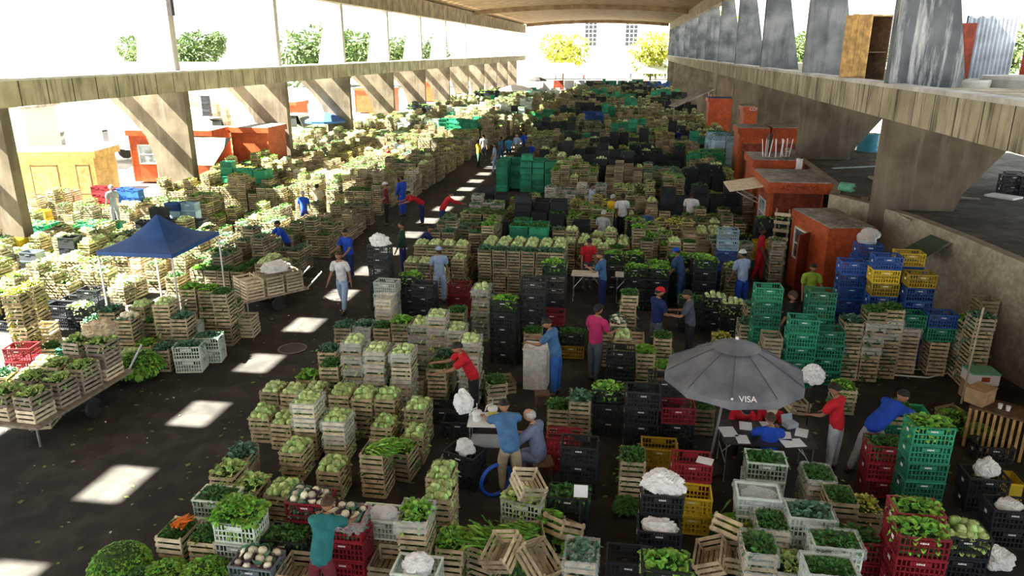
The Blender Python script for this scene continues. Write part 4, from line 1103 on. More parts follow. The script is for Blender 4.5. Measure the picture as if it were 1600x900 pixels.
def on_slab(px, py): return g(px, py, ZS + .02)
e = empty('corrugated_sheet', (11.75, 27.8, ZS), rad(-6), 'tall bluish corrugated metal screen on the right slab', 'screen')
P = [[(-.75 + 1.5 * k / 60, .025 * math.sin(k * 1.25), z) for z in (.05, .7, 1.4, 2.0 + .04 * math.sin(k * .5))] for k in range(61)]
o = MB().grid(P).build('metal_sheet', 'zinc_sheet', e); o.modifiers.new('t', 'SOLIDIFY').thickness = .01
MB().bar((-.75, .05, 0), (-.75, .05, 2.05), .05).build('post', 'dark_metal', e); MB().bar((.72, .05, 0), (.72, .05, 2.0), .05).build('post', 'dark_metal', e)
e = empty('rusty_screen', (10.6, 27.4, ZS), 0, 'stained rusty screen between the near fin and the metal screen', 'screen'); MB().box((0, 0, .9), (1.0, .08, 1.8)).build('panel_board', 'orange_dark', e); MB().box((0, -.06, .9), (.06, .04, 1.8)).build('batten', 'dark_metal', e)
def drum(x, y, z, r_, h, mt, label, lying=False, rz=0):
    e = empty('drum', (x, y, z), 0, label, 'drum')
    o = MB().lathe([(0, 0), (r_, 0), (r_ * 1.02, .02), (r_, .04), (r_, h * .33), (r_ * 1.03, h * .35), (r_, h * .37), (r_, h * .66), (r_ * 1.03, h * .68), (r_, h * .7), (r_, h - .03), (r_ * 1.02, h), (r_ * .9, h - .02), (0, h - .02)], 28).build('drum_body', mt, e, smooth=False)
    MB().lathe([(0, h), (.05, h), (.05, h - .02)], 10, c=(r_ * .5, 0, .01)).build('bung', 'dark_metal', e)
    if lying: e.rotation_euler = (rad(90), 0, rz); e.location.z = z + r_ * 1.03
    return e
drum(12.55, 26.4, ZS, .33, .95, 'barrel_red', 'rusty red drum on the right slab near the metal screen'); drum(13.2, 26.6, ZS, .34, .5, 'plastic_blue', 'low blue tub beside the rusty red drum')
x, y = g(1355, 238, 2.51); drum(x, y, 2.5, .46, .85, 'barrel_blue', 'light blue drum on the dark flat roof')
x, y = g(1312, 300, 2.51); drum(x, y, 2.5, .17, .42, 'barrel_green', 'pale green bucket lying on the dark flat roof', True, .9)
x, y = g(1253, 268, 2.51); drum(x, y + .6, 2.5, .12, .42, 'styrofoam', 'small white can standing on the dark flat roof')
def plank(p1, p2, w_, h_, mt, label, nm='plank', z=2.51):
    a = Vector((*g(*p1, z), z + h_ / 2)); b = Vector((*g(*p2, z), z + h_ / 2)); e = MB(); c = (a + b) / 2
    e.bar(a - c, b - c, w_, h_); o = e.build(nm, mt, None, tuple(c)); tag(o, label, 'debris')
plank((1300, 266), (1390, 262), .1, .1, 'zinc_sheet', 'long pale metal pipe lying across the dark roof', 'pipe')
plank((1358, 280), (1435, 318), .12, .12, 'wood_grey', 'long grey timber angled across the dark roof'); plank((1410, 305), (1450, 308), .1, .08, 'wood_grey', 'short grey timber at the foot of the near pillar')
plank((1390, 330), (1420, 345), .06, .05, 'wood_grey', 'thin bent lath left of the grey cloth on the roof'); plank((1350, 318), (1395, 310), .22, .2, 'wood_dark', 'dark beam end with a reddish tip lying on the roof')
plank((1362, 326), (1400, 322), .2, .2, 'wood_dark', 'second dark beam end nearer the roof edge'); plank((1455, 310), (1530, 315), .2, .1, 'wood_grey', 'splintered boards by the far edge of the dark roof')
plank((1545, 308), (1590, 315), .6, .12, 'styrofoam', 'white foam slab on the dark roof near the right edge', 'foam_slab'); plank((1448, 325), (1465, 330), .3, .02, 'zinc_sheet', 'small crumpled sheet on the dark roof', 'metal_sheet'); plank((1575, 348), (1600, 352), .35, .02, 'barrel_green', 'pale green board at the right edge of the roof', 'board')
# broken concrete rings on the slab at far right
for i, (x, y, r_, h) in enumerate([(10.6, 22.6, 1.0, .3), (9.2, 22.4, .45, .2)]):
    e = empty('concrete_ring', (x, y, ZS), 0, ['large pale concrete ring', 'small pale concrete ring'][i] + ' lying on the right slab', 'ring')
    MB().lathe([(r_ * .85, 0), (r_, 0), (r_ * 1.05, h * .7), (r_ * 1.02, h), (r_ * .88, h), (r_ * .85, 0)], 36).build('ring_wall', 'concrete_slab', e)
for i, (px, py, mt, lab) in enumerate([(1505, 118, 'styrofoam', 'white tub among clutter on the right slab'), (1520, 120, 'barrel_red', 'small red can among clutter on the right slab'), (1545, 117, 'plastic_red', 'dark red pot beside the rusty drum')]):
    x, y = g(px, py, ZS + .02); 
    e = empty('paint_can', (11.3 + i * .35, 26.2 - i * .1, ZS), 0, lab, 'can'); MB().lathe([(0, 0), (.11, 0), (.13, .2), (.12, .2), (.1, .02), (0, .02)], 14).build('can_body', mt, e)
# open window frame in the wall near kiosk B
x, y = 6.95, 17.3
e = empty('vent_flap', (8.0, 19.6, 2.3), rad(-82), 'green metal flap propped open from the rough wall', 'flap')
MB().box((0, -.32, -.15), (.95, .75, .02), rx=rad(32)).build('flap_sheet', 'tarp_green', e)
for sx in (-1, 1): MB().bar((sx * .46, -.0, .05), (sx * .46, -.62, -.36), .03).build('stay', 'steel', e)

# loudspeakers and lamps fixed to the left fins
for i, y in enumerate((32.05,)):
    e = empty('loudspeaker', (XL + .02, y - .45, 8.9), 0, ['black column loudspeaker on the second left fin', 'black column loudspeaker on a far left fin'][i], 'loudspeaker')
    MB().box((.1, 0, 0), (.2, .22, 1.1)).build('speaker_case', 'dark_metal', e); MB().bar((-.1, .1, 0), (.05, .1, 0), .05).build('bracket', 'steel', e)

# ---------------- beyond the far mouth of the hall
e = empty('far_building', (-9.5, 196, 0), 0, 'tall white building with dark window strips beyond the hall mouth', 'building')
MB().box((0, 6, 12), (62, 12, 24)).build('facade', 'facade', e)
for i, x in enumerate((-.5, 9.6)):
    f = MB()
    for k in range(4): f.box((x - 1.5 + k, -.12, 12), (.14, .24, 8.4))
    for k in range(9): f.box((x, -.12, 8 + k), (3.1, .2, .14))
    f.build('window_frame', 'facade_grey', e); MB().box((x, -.04, 12), (3.0, .1, 8)).build('window_pane', 'glass_dark', e)
MB().box((-8, -.3, 12), (1.4, .6, 24)).build('pilaster', 'facade_grey', e); MB().box((4.5, -.3, 12), (4.4, .6, 24)).build('pilaster', 'facade', e); MB().box((-1, -1.5, 3.2), (34, 3, .3)).build('entrance_canopy', 'facade', e)
x0, y0 = -11.5, 143
e = empty('low_wall', (-5, 141, 0), 0, 'low grey panel barrier across the far mouth of the hall', 'barrier')
for k in range(11): MB().box((-9.8 + k * 1.95, 0, .85), (1.9, .15, 1.7)).build('panel', ['facade_grey', 'orange_dark', 'facade_grey', 'zinc_sheet'][k % 4], e)
for i, (x, y, w_) in enumerate([(-14, 158, 9), (-3, 160, 10), (5, 157, 7)]):
    e = empty('market_tent', (x, y, 0), 0, ['leftmost', 'middle', 'rightmost'][i] + ' white tent outside the far mouth of the hall', 'tent')
    m = MB()
    for s_ in (-1, 1): m.grid([[(-w_ / 2, s_ * 3, 2.6), (w_ / 2, s_ * 3, 2.6)], [(-w_ / 2 * .6, 0, 4.4), (w_ / 2 * .6, 0, 4.4)]])
    o = m.build('tent_roof', 'styrofoam', e); o.modifiers.new('t', 'SOLIDIFY').thickness = .04
    for sx in (-1, 1):
        for sy in (-1, 1): MB().bar((sx * w_ / 2 * .97, sy * 2.9, 0), (sx * w_ / 2 * .97, sy * 2.9, 2.6), .08).build('pole', 'steel', e)
def tree(x, y, H_, cr, label, leafm='tree_leaf', seed=0, n=1500, base=0.0, trunk=.25, squash=.8):
    r = random.Random(seed); e = empty('tree', (x, y, 0), 0, label, 'tree', 'trees outside the hall')
    m = MB(); m.tube([(0, 0, 0), (.1, 0, H_ * .3), (-.1, .1, H_ * .6)], [trunk, trunk * .8, trunk * .5], 8); cs = []
    for k in range(12):
        a = r.uniform(0, 6.28); d = cr * r.uniform(.2, .75); c = (math.cos(a) * d, math.sin(a) * d, H_ - cr * squash + r.uniform(-.6, .7) * cr * squash); cs.append(c)
        m.tube([(0, 0, H_ * r.uniform(.3, .5)), (c[0] * .5, c[1] * .5, (H_ * .5 + c[2]) / 2), c], [trunk * .45, trunk * .25, trunk * .08], 6)
    m.build('trunk', 'trunk', e); f = MB()
    for k in range(n):
        c = r.choice(cs); v = Vector((r.gauss(0, 1), r.gauss(0, 1), r.gauss(0, 1))).normalized() * (cr * .46 * r.uniform(.5, 1.05) ** .6)
        p = (c[0] + v.x, c[1] + v.y, c[2] + v.z * squash); leaf(f, p, (v.x + r.gauss(0, .6), v.y + r.gauss(0, .6), v.z + .2), cr * .17, cr * .16, .6, r, 0, 1)
    f.build('crown', leafm, e)
def tpos(px, D): # world point on the photo column px at distance D ahead
    a, b, c = ray(px, 79); return a / b * D, D
for i, (px, D, H_, cr, lm_, lab) in enumerate([
    (880, 166, 10.2, 5.2, 'tree_leaf_yellow', 'sunlit yellow-green tree beyond the hall, left of the white building windows'), (1018, 158, 10, 5.0, 'tree_leaf_yellow', 'sunlit yellowish tree beyond the hall mouth on the right'),
    (235, 150, 11, 6, 'tree_leaf', 'leafy tree seen left of the nearest dark left fin'), (300, 165, 10.5, 7, 'tree_leaf', 'rounded green tree just right of the nearest left fin'), (335, 170, 11, 3.5, 'tree_leaf', 'small dark tree seen between the first two left fins'),
    (490, 150, 11, 8.0, 'tree_leaf', 'broad pale green tree between the second and third left fins'), (560, 150, 10.5, 6.2, 'tree_leaf', 'dark rounded tree right of the third left fin'), (630, 150, 9.8, 4.5, 'tree_leaf', 'palm-like green tree right of the fourth left fin'), (672, 150, 9.5, 4.2, 'tree_leaf', 'spiky green tree seen in the fifth left opening'),
    (1240, 120, 9.5, 4.4, 'tree_leaf', 'green tree seen between the right fins'), (1320, 120, 10, 5, 'tree_leaf', 'bushy green tree behind the right fins'), (1568, 75, 9, 3.4, 'tree_leaf', 'round green tree outside at the far right'), (1115, 150, 15, 5, 'tree_leaf_yellow', 'yellowish tree glimpsed between the far right fins')]):
    x, y = tpos(px, D); tree(x, y, H_, cr, lab, lm_, i, 2200)
# low pale buildings outside on the left
for i, (x, y, sx, sy, h, lab) in enumerate([(-62, 60, 30, 60, 5.2, 'long low white shed roof beside the hall'), (-190, 250, 60, 40, 9, 'pale distant warehouse on the left horizon'), (-90, 190, 50, 30, 8, 'pale distant warehouse beyond the left openings'), (60, 90, 40, 90, 5, 'low pale building outside on the right')]):
    e = empty('warehouse', (x, y, 0), 0, lab, 'building'); MB().box((0, 0, h / 2), (sx, sy, h)).build('building_body', 'facade', e); MB().box((0, 0, h + .15), (sx + 1, sy + 1, .3)).build('roof_deck', 'facade_grey', e)

# small parasols far down the hall and a sloping sheet by the right pillars
for i, (px, py, r_, h, mt, lab) in enumerate([(512, 232, 1.5, 2.6, 'tarp_blue', 'small bright blue parasol among sunlit stacks on the left'), (838, 150, 1.7, 3.0, 'dark_metal', 'small black parasol far down the hall'), (806, 172, 2.0, 3.0, 'styrofoam', 'white parasol far down the hall left of the black one')]):
    x, y = g(px, py); e = empty('market_parasol', (x, y, 0), i, lab, 'umbrella', 'parasols down the hall')
    MB().tube([(0, 0, 0), (0, 0, h)], .03, 6).build('pole', 'steel', e); o = MB().lathe([(.03, h), (r_ * .5, h - .22), (r_, h - .55), (r_, h - .7)], 10).build('canopy', mt, e); o.modifiers.new('t', 'SOLIDIFY').thickness = .01
    block(x, y, .1, .1)
e = empty('sloping_awning', (5.2, 64.5, 0), rad(10), 'grey sloping sheet on posts before the dark blue roof', 'awning')
MB().box((0, 0, 3.2), (3.6, 2.0, .08), ry=rad(-24)).build('awning_sheet', 'zinc_roof', e)
for sx in (-1, 1): MB().bar((sx * 1.4, 0, 0), (sx * 1.4, 0, 3.15 + sx * .6), .08).build('post', 'steel', e)


# ================================================================ WHO IS WHERE
def at(px, py, z=0): return g(px, py, z)
def P(px, py, label, face, **k):
    x, y = g(px, py); return person(label, x, y, face, **k)
P(868, 618, 'man in blue T-shirt and jeans writing on the white metal cabinet', 75, shirt='steelblue', pants='jeans', hair='black', skin='mid', H=1.72, lean=14, nod=28, aL=(38, 4, 50), aR=(42, 6, 45))
P(928, 597, 'man in magenta polo shirt and dark cap seen from behind, beside stacked crates', -35, shirt='magenta', pants='slate', hair='black', cap='black', skin='mid', H=1.76, lean=4, nod=5, aL=(8, 12, 55), aR=(15, 14, 75), lL=(4, 4), lR=(-4, 4))
P(1022, 560, 'man in red cap and dark navy shirt facing the grey-shirted man', -60, shirt='navy', pants='slate', cap='red', H=1.74, nod=18, aL=(20, 8, 60), aR=(20, 8, 60), skin='mid')
P(1074, 566, 'man in charcoal T-shirt holding out his arms toward the red cap', 80, shirt='slate', pants='black', H=1.75, nod=20, lean=6, aL=(30, 8, 60), aR=(30, 8, 60), skin='mid')
P(797, 775, 'vendor in blue T-shirt bending over the drinks cart, back to us', 20, shirt='steelblue', pants='khaki', H=1.70, lean=48, nod=15, aL=(60, 10, 20), aR=(55, 10, 25), lL=(12, 15), lR=(-4, 8), skin='mid', wide=1.1)
P(842, 752, 'bald white-haired old man in grey-blue shirt sitting beside the drinks cart', 70, shirt='greyblue', pants='greyblue', hair='grey', hairk='bald', skin='light', H=1.72, lean=12, nod=22, aL=(40, 8, 70), aR=(25, 8, 60), lL=(78, 84), lR=(70, 76), seat=.52, sleeve='long', wide=1.12)
x, y = g(842, 752); e = empty('folding_stool', (x + .06, y - .02, 0), .3, 'folding stool under the old man in grey-blue', 'stool'); MB().box((0, 0, .40), (.34, .34, .03)).build('seat', 'wood_dark', e)
for sx in (-1, 1):
    for sy in (-1, 1): MB().bar((sx * .13, sy * .13, .39), (-sx * .13 if 0 else sx * .15, sy * .15, 0), .025).build('leg', 'wood_dark', e)
P(1297, 737, 'man in red T-shirt and grey trousers standing at the table end', 50, shirt='red', pants='palegrey', hair='black', skin='mid', H=1.62, lean=8, nod=20, aL=(25, 8, 45), aR=(20, 10, 40))
P(1352, 742, 'man in bright royal blue shirt and pale jeans bending toward green crates', -60, shirt='royal', pants='palegrey', hair='black', skin='mid', H=1.76, lean=52, nod=10, aL=(55, 10, 20), aR=(60, 14, 15), lL=(-14, 10), lR=(16, 14), wide=1.1)
P(1196, 752, 'dark-haired woman in blue vest top sitting at the paper table', 0, shirt='royal', pants='black', hair='brown', skin='mid', H=1.60, lean=12, nod=15, aL=(45, 18, 50), aR=(45, 14, 55), lL=(85, 85), lR=(85, 85), seat=.46)
x, y = g(1196, 752); e = empty('chair', (x, y - .05, 0), 0, 'low dark chair under the woman in the blue top', 'chair'); MB().box((0, 0, .34), (.38, .38, .03)).build('seat', 'dark_metal', e)
for sx in (-1, 1):
    for sy in (-1, 1): MB().bar((sx * .16, sy * .16, .33), (sx * .18, sy * .18, 0), .025).build('leg', 'dark_metal', e)
x, y = 2.78, 12.42; person('person in red shirt and straw hat seated behind the paper table', x, y, 170, seat=.46, lL=(80, 84), lR=(80, 84), lean=34, shirt='red', pants='navy', hair='black', cap='beige', H=1.66, nod=25, aL=(30, 8, 60), aR=(30, 8, 60))
x, y = 2.2, 12.42; person('person in red shirt seated at the far left side of the paper table', x, y, 190, seat=.46, lL=(80, 84), lR=(80, 84), shirt='red', pants='black', hair='black', H=1.6, nod=20, lean=38, aL=(30, 8, 60), aR=(30, 8, 60))
for i, xx in enumerate((2.2, 2.78)):
    e = empty('stool', (xx, 12.44, 0), 0, ['left', 'right'][i] + ' stool under the red-shirted people behind the paper table', 'stool'); MB().box((0, 0, .33), (.34, .32, .03)).build('seat', 'wood_dark', e)
    for sx in (-1, 1):
        for sy in (-1, 1): MB().bar((sx * .13, sy * .12, .32), (sx * .15, sy * .14, 0), .03).build('leg', 'wood_dark', e)
P(940, 484, 'woman in blue T-shirt and navy trousers leaning on the white table', 75, shirt='steelblue', pants='navy', hair='brown', H=1.68, nod=20, lean=6, aL=(25, 6, 95), aR=(30, 8, 60), skin='light')
P(916, 452, 'person in red shirt behind the white table', 200, shirt='red', pants='slate', hair='black', H=1.62, nod=20, lean=10, det=False)
P(688, 474, 'person in pale blue shirt standing between black crates and wooden stacks', 20, shirt='lightblue', pants='lightblue', hair='brown', H=1.66, det=False, cap='lightblue')
P(538, 486, 'person in white overall walking down the main aisle', 175, shirt='white', pants='lightblue', hair='brown', H=1.75, lL=(18, 6), lR=(-14, 8), aL=(-15, 8, 15), aR=(18, 8, 20), det=False, lean=8)
P(549, 440, 'person in royal blue shirt carrying a red load behind the white figure', 160, shirt='royal', pants='navy', hair='black', H=1.72, lL=(15, 6), lR=(-12, 8), lean=12, det=False, aL=(30, 8, 40), aR=(30, 8, 40))
P(453, 418, 'person in royal blue shirt pushing the white loaded cart', 135, shirt='royal', pants='black', hair='black', H=1.7, lean=25, aL=(60, 5, 15), aR=(60, 5, 15), lL=(20, 8), lR=(-18, 10), det=False)
P(631, 430, 'man in dark green jacket standing by the aisle', 100, shirt='darkgreen', pants='navy', hair='black', H=1.74, sleeve='long', det=False)
P(655, 425, 'person in navy bending near the dark green jacket', -80, shirt='navy', pants='navy', hair='black', H=1.7, sleeve='long', lean=40, det=False, aL=(50, 5, 20), aR=(50, 5, 20))
P(605, 352, 'person in red and black standing beside the sunlit stacks', 110, shirt='maroon', pants='black', hair='black', cap='white', H=1.78, det=False, aL=(10, 8, 60))
P(630, 338, 'person in blue overalls near the sunlit stacks', 60, shirt='royal', pants='royal', hair='black', H=1.75, det=False, sleeve='long')
P(500, 350, 'person in cream shirt among sunlit crates', 0, shirt='beige', pants='khaki', hair='black', H=1.66, det=False)
P(478, 362, 'person in blue shirt sitting among the sunlit crates', 0, shirt='royal', pants='navy', hair='grey', H=1.62, det=False)
P(183, 352, 'grey-haired person in pale shirt near the blue barrels', 60, shirt='palegrey', pants='palegrey', hair='grey', H=1.66, det=False, skin='light')
P(660, 352, 'person in red bending over a load in the middle aisle', 120, shirt='red', pants='navy', hair='black', H=1.72, lean=55, aL=(60, 5, 20), aR=(60, 5, 20), det=False)
P(692, 362, 'person in bright red jacket near the middle aisle', -60, shirt='red', pants='navy', hair='black', H=1.7, lean=35, aL=(60, 5, 20), aR=(60, 5, 20), det=False, sleeve='long')
P(970, 376, 'man in white T-shirt and black trousers standing mid hall', 10, shirt='white', pants='black', hair='black', H=1.8, det=False, skin='dark')
P(955, 372, 'person in yellow shirt just left of the white T-shirt', -40, shirt='yellow', pants='slate', hair='grey', H=1.68, det=False)
P(923, 352, 'person in light blue shirt mid hall facing right', -80, shirt='lightblue', pants='denim', hair='black', H=1.72, det=False)
P(938, 405, 'person in green shorts mid hall behind the red shirt', -20, shirt='palegrey', pants='green', hair='grey', H=1.7, det=False, lean=15)
P(1076, 372, 'stocky man in white T-shirt seen from behind by the lined crates', -20, shirt='white', pants='slate', hair='black', H=1.78, det=False, wide=1.15)
P(1045, 360, 'grey-shirted person left of the stocky man in white', 150, shirt='greyblue', pants='slate', hair='grey', H=1.66, det=False)
P(1095, 352, 'person in blue right of the stocky man in white', 160, shirt='navy', pants='slate', hair='black', H=1.66, det=False, skin='light')
P(1008, 396, 'bald person in dark blue behind the green-topped stacks', 160, shirt='denim', pants='denim', hair='brown', hairk='bald', H=1.6, det=False)
P(1155, 486, 'person in pale blue shirt and blue trousers beside the blue crates', 30, shirt='lightblue', pants='royal', hair='black', H=1.72, det=False, lean=8, cap='white')
P(1062, 478, 'person in blue overalls beside the white sheets', 60, shirt='denim', pants='denim', hair='black', H=1.68, det=False, lean=20, cap='royal')
P(1226, 566, 'person in dark vest beside the tall green crates', 60, shirt='black', pants='black', hair='brown', H=1.72, det=False, aR=(20, 10, 60), skin='mid')
P(1258, 508, 'person in lime green shirt before the red kiosk', 190, shirt='lime', pants='black', hair='black', H=1.68, det=False, nod=15, aL=(25, 10, 60))
P(741, 655, 'person in red T-shirt lifting a white plastic sack', 110, shirt='red', pants='black', hair='black', H=1.7, lean=25, nod=10, aL=(55, 8, 30), aR=(55, 8, 30))
x, y = g(548, 900); person('person in teal shirt with red sleeves bending over crates, bottom edge', x - .05, y - .75, 5, shirt='teal', pants='maroon', hair='brown', H=1.6, lean=38, nod=10, aL=(55, 10, 20), aR=(50, 10, 20))
far = [(795, 255, 'cyan', 'navy', 'person in cyan overalls in the far aisle'), (783, 256, 'steelblue', 'denim', 'person in blue just left of the cyan overalls'), (808, 250, 'lightblue', 'slate', 'person in pale blue right of the cyan overalls'), (818, 246, 'royal', 'navy', 'person in dark blue at the right of the aisle group'),
       (748, 262, 'yellow', 'darkgreen', 'person in yellow shirt at the left of the aisle group'), (756, 252, 'white', 'slate', 'person in white behind the yellow shirt'), (773, 270, 'lightblue', 'lightblue', 'person in washed blue crossing a sun patch'), (829, 268, 'royal', 'navy', 'person in royal blue among crates right of the aisle'),
       (608, 275, 'red', 'black', 'person in red beside far sunlit crates'), (624, 262, 'lightblue', 'slate', 'person in light blue above the green crates'), (772, 190, 'red', 'black', 'person in orange-red far down the aisle'), (672, 152, 'yellow', 'black', 'tiny figure in yellow by a far pillar'),
       (858, 195, 'yellow', 'black', 'tiny figure in yellow-brown right of the far aisle'), (870, 206, 'royal', 'navy', 'tiny figure in blue right of the far aisle'), (1057, 240, 'navy', 'slate', 'person in navy between far stacks, left of a pair'), (1077, 242, 'royal', 'slate', 'person in blue between far stacks, right of a pair'), (1162, 268, 'navy', 'black', 'person in navy before the tall orange booths'),
       (925, 165, 'maroon', 'black', 'tiny figure in maroon in the far stacks'), (950, 175, 'royal', 'black', 'tiny figure in blue in the far centre stacks'), (985, 125, 'royal', 'black', 'tiny figure in blue by the far barrier'), (868, 126, 'royal', 'black', 'tiny figure in blue at the far mouth of the hall'), (912, 127, 'red', 'black', 'tiny figure in red at the far mouth of the hall'), (1183, 440, 'red', 'red', 'person in red beside the raised shutter kiosk')]
for i, (px, py, a, b, lab) in enumerate(far): P(px, py, lab, (i * 77) % 360, shirt=a, pants=b, H=1.68 + .02 * (i % 4), det=False, skin=['mid', 'dark', 'light'][i % 3], lL=(8, 4), lR=(-8, 4))

# ================================================================ STACKS PLACED ONE BY ONE
B8 = 'beside the front cabbage block'
lm = 'left front cabbage block'
for px, py, t in [(421, 612, 'WW'), (455, 612, 'WW'), (490, 607, 'WW'), (528, 617, 'WWW'), (563, 623, 'WWW'), (598, 626, 'WWW'), (643, 646, 'WWW')]: S(px, py, t, 'cab', 'in back row of front cabbage block')
for px, py, t in [(403, 652, 'WW'), (437, 662, 'WW'), (473, 632, 'WWMM'), (520, 660, 'WMM'), (597, 665, 'WW'), (640, 690, 'WW')]: S(px, py, t, 'cab', 'in front row of front cabbage block', rz=.03)
for px, py, t, p in [(452, 706, 'WW', 'cab'), (512, 736, 'WW', 'cab'), (428, 774, 'WW', 'cab'), (585, 702, 'WWW', 'scallion'), (345, 745, 'WW', 'pale'), (365, 716, 'WW', 'kale'), (625, 700, 'WW', 'lettuce')]: S(px, py, t, p, 'scattered before the front cabbage block', rz=R.uniform(-.12, .12))
for px, py, t in [(547, 537, 'LLLLL'), (583, 550, 'MLLLL'), (628, 550, 'LLLAM')]: S(px, py, t, 'cab', 'of tall film-wrapped stacks, near row', rz=.05)
for px, py, t, p in [(598, 468, 'MMMM', None), (624, 505, 'WWWW', 'lettuce'), (590, 512, 'WWW', 'greens'), (655, 508, 'LLLL', 'cab'), (683, 496, 'LLLLL', 'cab'), (708, 517, 'LLLL', 'cab'), (740, 537, 'LLLLL', 'cab'), (570, 512, 'LLL', 'kale'), (712, 488, 'WWWW', 'greens')]: S(px, py, t, p, 'of tall film-wrapped stacks, far row', rz=.05)
for px, py, t, p in [(500, 575, 'WWW', 'greens'), (482, 600, 'WW', 'lettuce'), (510, 550, 'WWW', 'kale'), (535, 512, 'WWW', 'kale')]: S(px, py, t, p, 'on the aisle side of tall stacks', rz=.1)
for px, py, t, p in [(668, 575, 'WWW', 'greens'), (692, 560, 'WWW', 'kale'), (655, 600, 'WW', 'greens'), (690, 640, 'K', None), (715, 660, 'K', None)]: S(px, py, t, p, 'low, right of tall film-wrapped stacks', rz=.08)
S(772, 592, 'AA', 'greens', 'standing alone near the person in red', rz=.35); S(790, 605, 'A', 'greens', 'against the open pair near person in red', rz=.4)
for px, py, t, p in [(752, 450, 'LLLLL', 'cab'), (757, 478, 'AAA', 'kale'), (785, 470, 'KKKKK', 'lettuce'), (832, 440, 'KKKKKK', None), (866, 412, 'KKKKKK', 'lettuce'), (832, 520, 'WWW', 'greens'), (862, 492, 'KKR', None), (893, 520, 'YK', 'greens')]: S(px, py, t, p, 'around tall black crates mid hall')
for px, py, t, p in [(590, 385, 'KKKKKK', None), (600, 442, 'SSSS', None), (640, 432, 'KKKK', 'lettuce'), (660, 445, 'KKKK', None), (715, 445, 'RRR', None)]: S(px, py, t, p, 'between main aisle and white wall')
for px, py, t, p in [(945, 610, 'KKK', 'lettuce'), (1005, 612, 'KKKK', None), (1040, 600, 'KKKK', None), (1060, 634, 'KKR', None), (900, 627, 'WWW', 'kale'), (962, 548, 'KKK', None), (1100, 640, 'WW', 'greens'), (885, 640, 'WW', 'greens')]: S(px, py, t, p, 'left of the grey umbrella')
for px, py, t, p in [(983, 462, 'WWWWW', 'greens'), (985, 505, 'AAA', 'cau'), (948, 522, 'WWW', 'kale'), (970, 528, 'WWW', 'cab'), (1003, 530, 'AA', None), (1025, 520, 'WWW', 'greens'), (1000, 560, 'WW', 'lettuce'), (1020, 575, 'WW', 'lettuce'), (985, 560, 'WW', 'lettuce'), (1010, 548, 'WWW', 'lettuce')]: S(px, py, t, p, 'between pink shirt and red cap')
for px, py, t, p in [(1115, 470, 'KKK', 'cab'), (1148, 478, 'KKK', 'cab'), (1087, 468, 'KKK', 'greens'), (1180, 480, 'WWWW', 'kale'), (1205, 520, 'AAAA', None), (1170, 508, 'AAA', 'kale'), (1130, 530, 'WW', 'yellowgreen'), (1180, 545, 'WW', None)]: S(px, py, t, p, 'behind the grey umbrella')
for px, py, t in [(1238, 452, 'GGGGGG'), (1272, 456, 'GGGGGG'), (1262, 500, 'GGGGG'), (1296, 518, 'GGGG')]: S(px, py, t, None, 'of tall green crates before red kiosk')
for px, py, t, p in [(1345, 505, 'AWWWW', 'kale'), (1376, 488, 'WWLLLW', 'greens'), (1406, 484, 'WWWLLW', 'greens'), (1435, 490, 'WWWLG', None), (1468, 492, 'WWWGB', None), (1503, 505, 'AWLLW', 'lettuce'), (1538, 495, 'WWWWWA', 'kale'), (1548, 470, 'AWWWWW', None)]: S(px, py, t, p, 'of the tall row against rough wall')
for px, py, t in [(1335, 408, 'YYBBBBB'), (1362, 385, 'BBBBBBBB'), (1392, 402, 'BBBBBYYB'), (1420, 410, 'BBBBYBB'), (1424, 395, 'BBBBBBBY'), (1446, 432, 'BBBBBBY')]: S(px, py, t, None, 'of blue and yellow crates by rough wall')
for px, py, t, p in [(1415, 803, 'RRRR', 'lettuce'), (1448, 842, 'RRRR', 'lettuce')]: S(px, py, t, p, 'of tall red crates, bottom right')
for px, py, t, p in [(1350, 850, 'RR', 'greens'), (1512, 842, 'KKK', 'cab'), (1350, 800, 'WW', 'yellowgreen'), (1545, 745, 'KK', None), (1590, 800, 'KK', None), (1560, 700, 'K', None), (1575, 760, 'Y', None)]: S(px, py, t, p, 'around tall red crates, bottom right')
S(1457, 662, 'GGGGG', 'lettuce', 'standing alone right of royal blue shirt', rz=.04)
for px, py, t, p in [(1387, 690, 'RRR', 'greens'), (1410, 640, 'GGW', 'greens'), (1325, 610, 'AA', 'lettuce'), (1430, 650, 'GG', None)]: S(px, py, t, p, 'near the bending royal blue man')
for px, py, t, p in [(1200, 725, 'SSS', 'greens'), (1284, 752, 'WLM', 'greens'), (1330, 785, 'WWW', 'parsley')]: S(px, py, t, p, 'right behind the row of white crates', liner=1) if 0 else S(px, py, t, p, 'before the paper table')
for px, py, t, p in [(1195, 782, 'SSS', None), (1282, 812, 'SSS', 'kale'), (1215, 828, 'MMM', 'greens'), (1287, 858, 'SSS', 'greens'), (1224, 872, 'MMM', 'greens'), (1300, 892, 'SSS', 'parsley'), (1240, 905, 'WW', 'pale')]:
    S(px, py, t, p, 'among white-lined crates, lower right'); STK[-1]['liner'] = True
for px, py, t, p in [(1043, 886, 'KKK', 'lettuce'), (985, 888, 'KK', None), (1037, 782, 'KKK', None), (1030, 822, 'KK', None), (907, 880, 'WLL', 'kale'), (1082, 770, 'YY', None), (1030, 702, 'YY', None), (990, 722, 'AAW', 'greens'), (1083, 735, 'RRR', None), (905, 700, 'KKK', None), (878, 686, 'RR', None), (880, 800, 'KK', 'greens')]:
    S(px, py, t, p, 'around the blank price card')
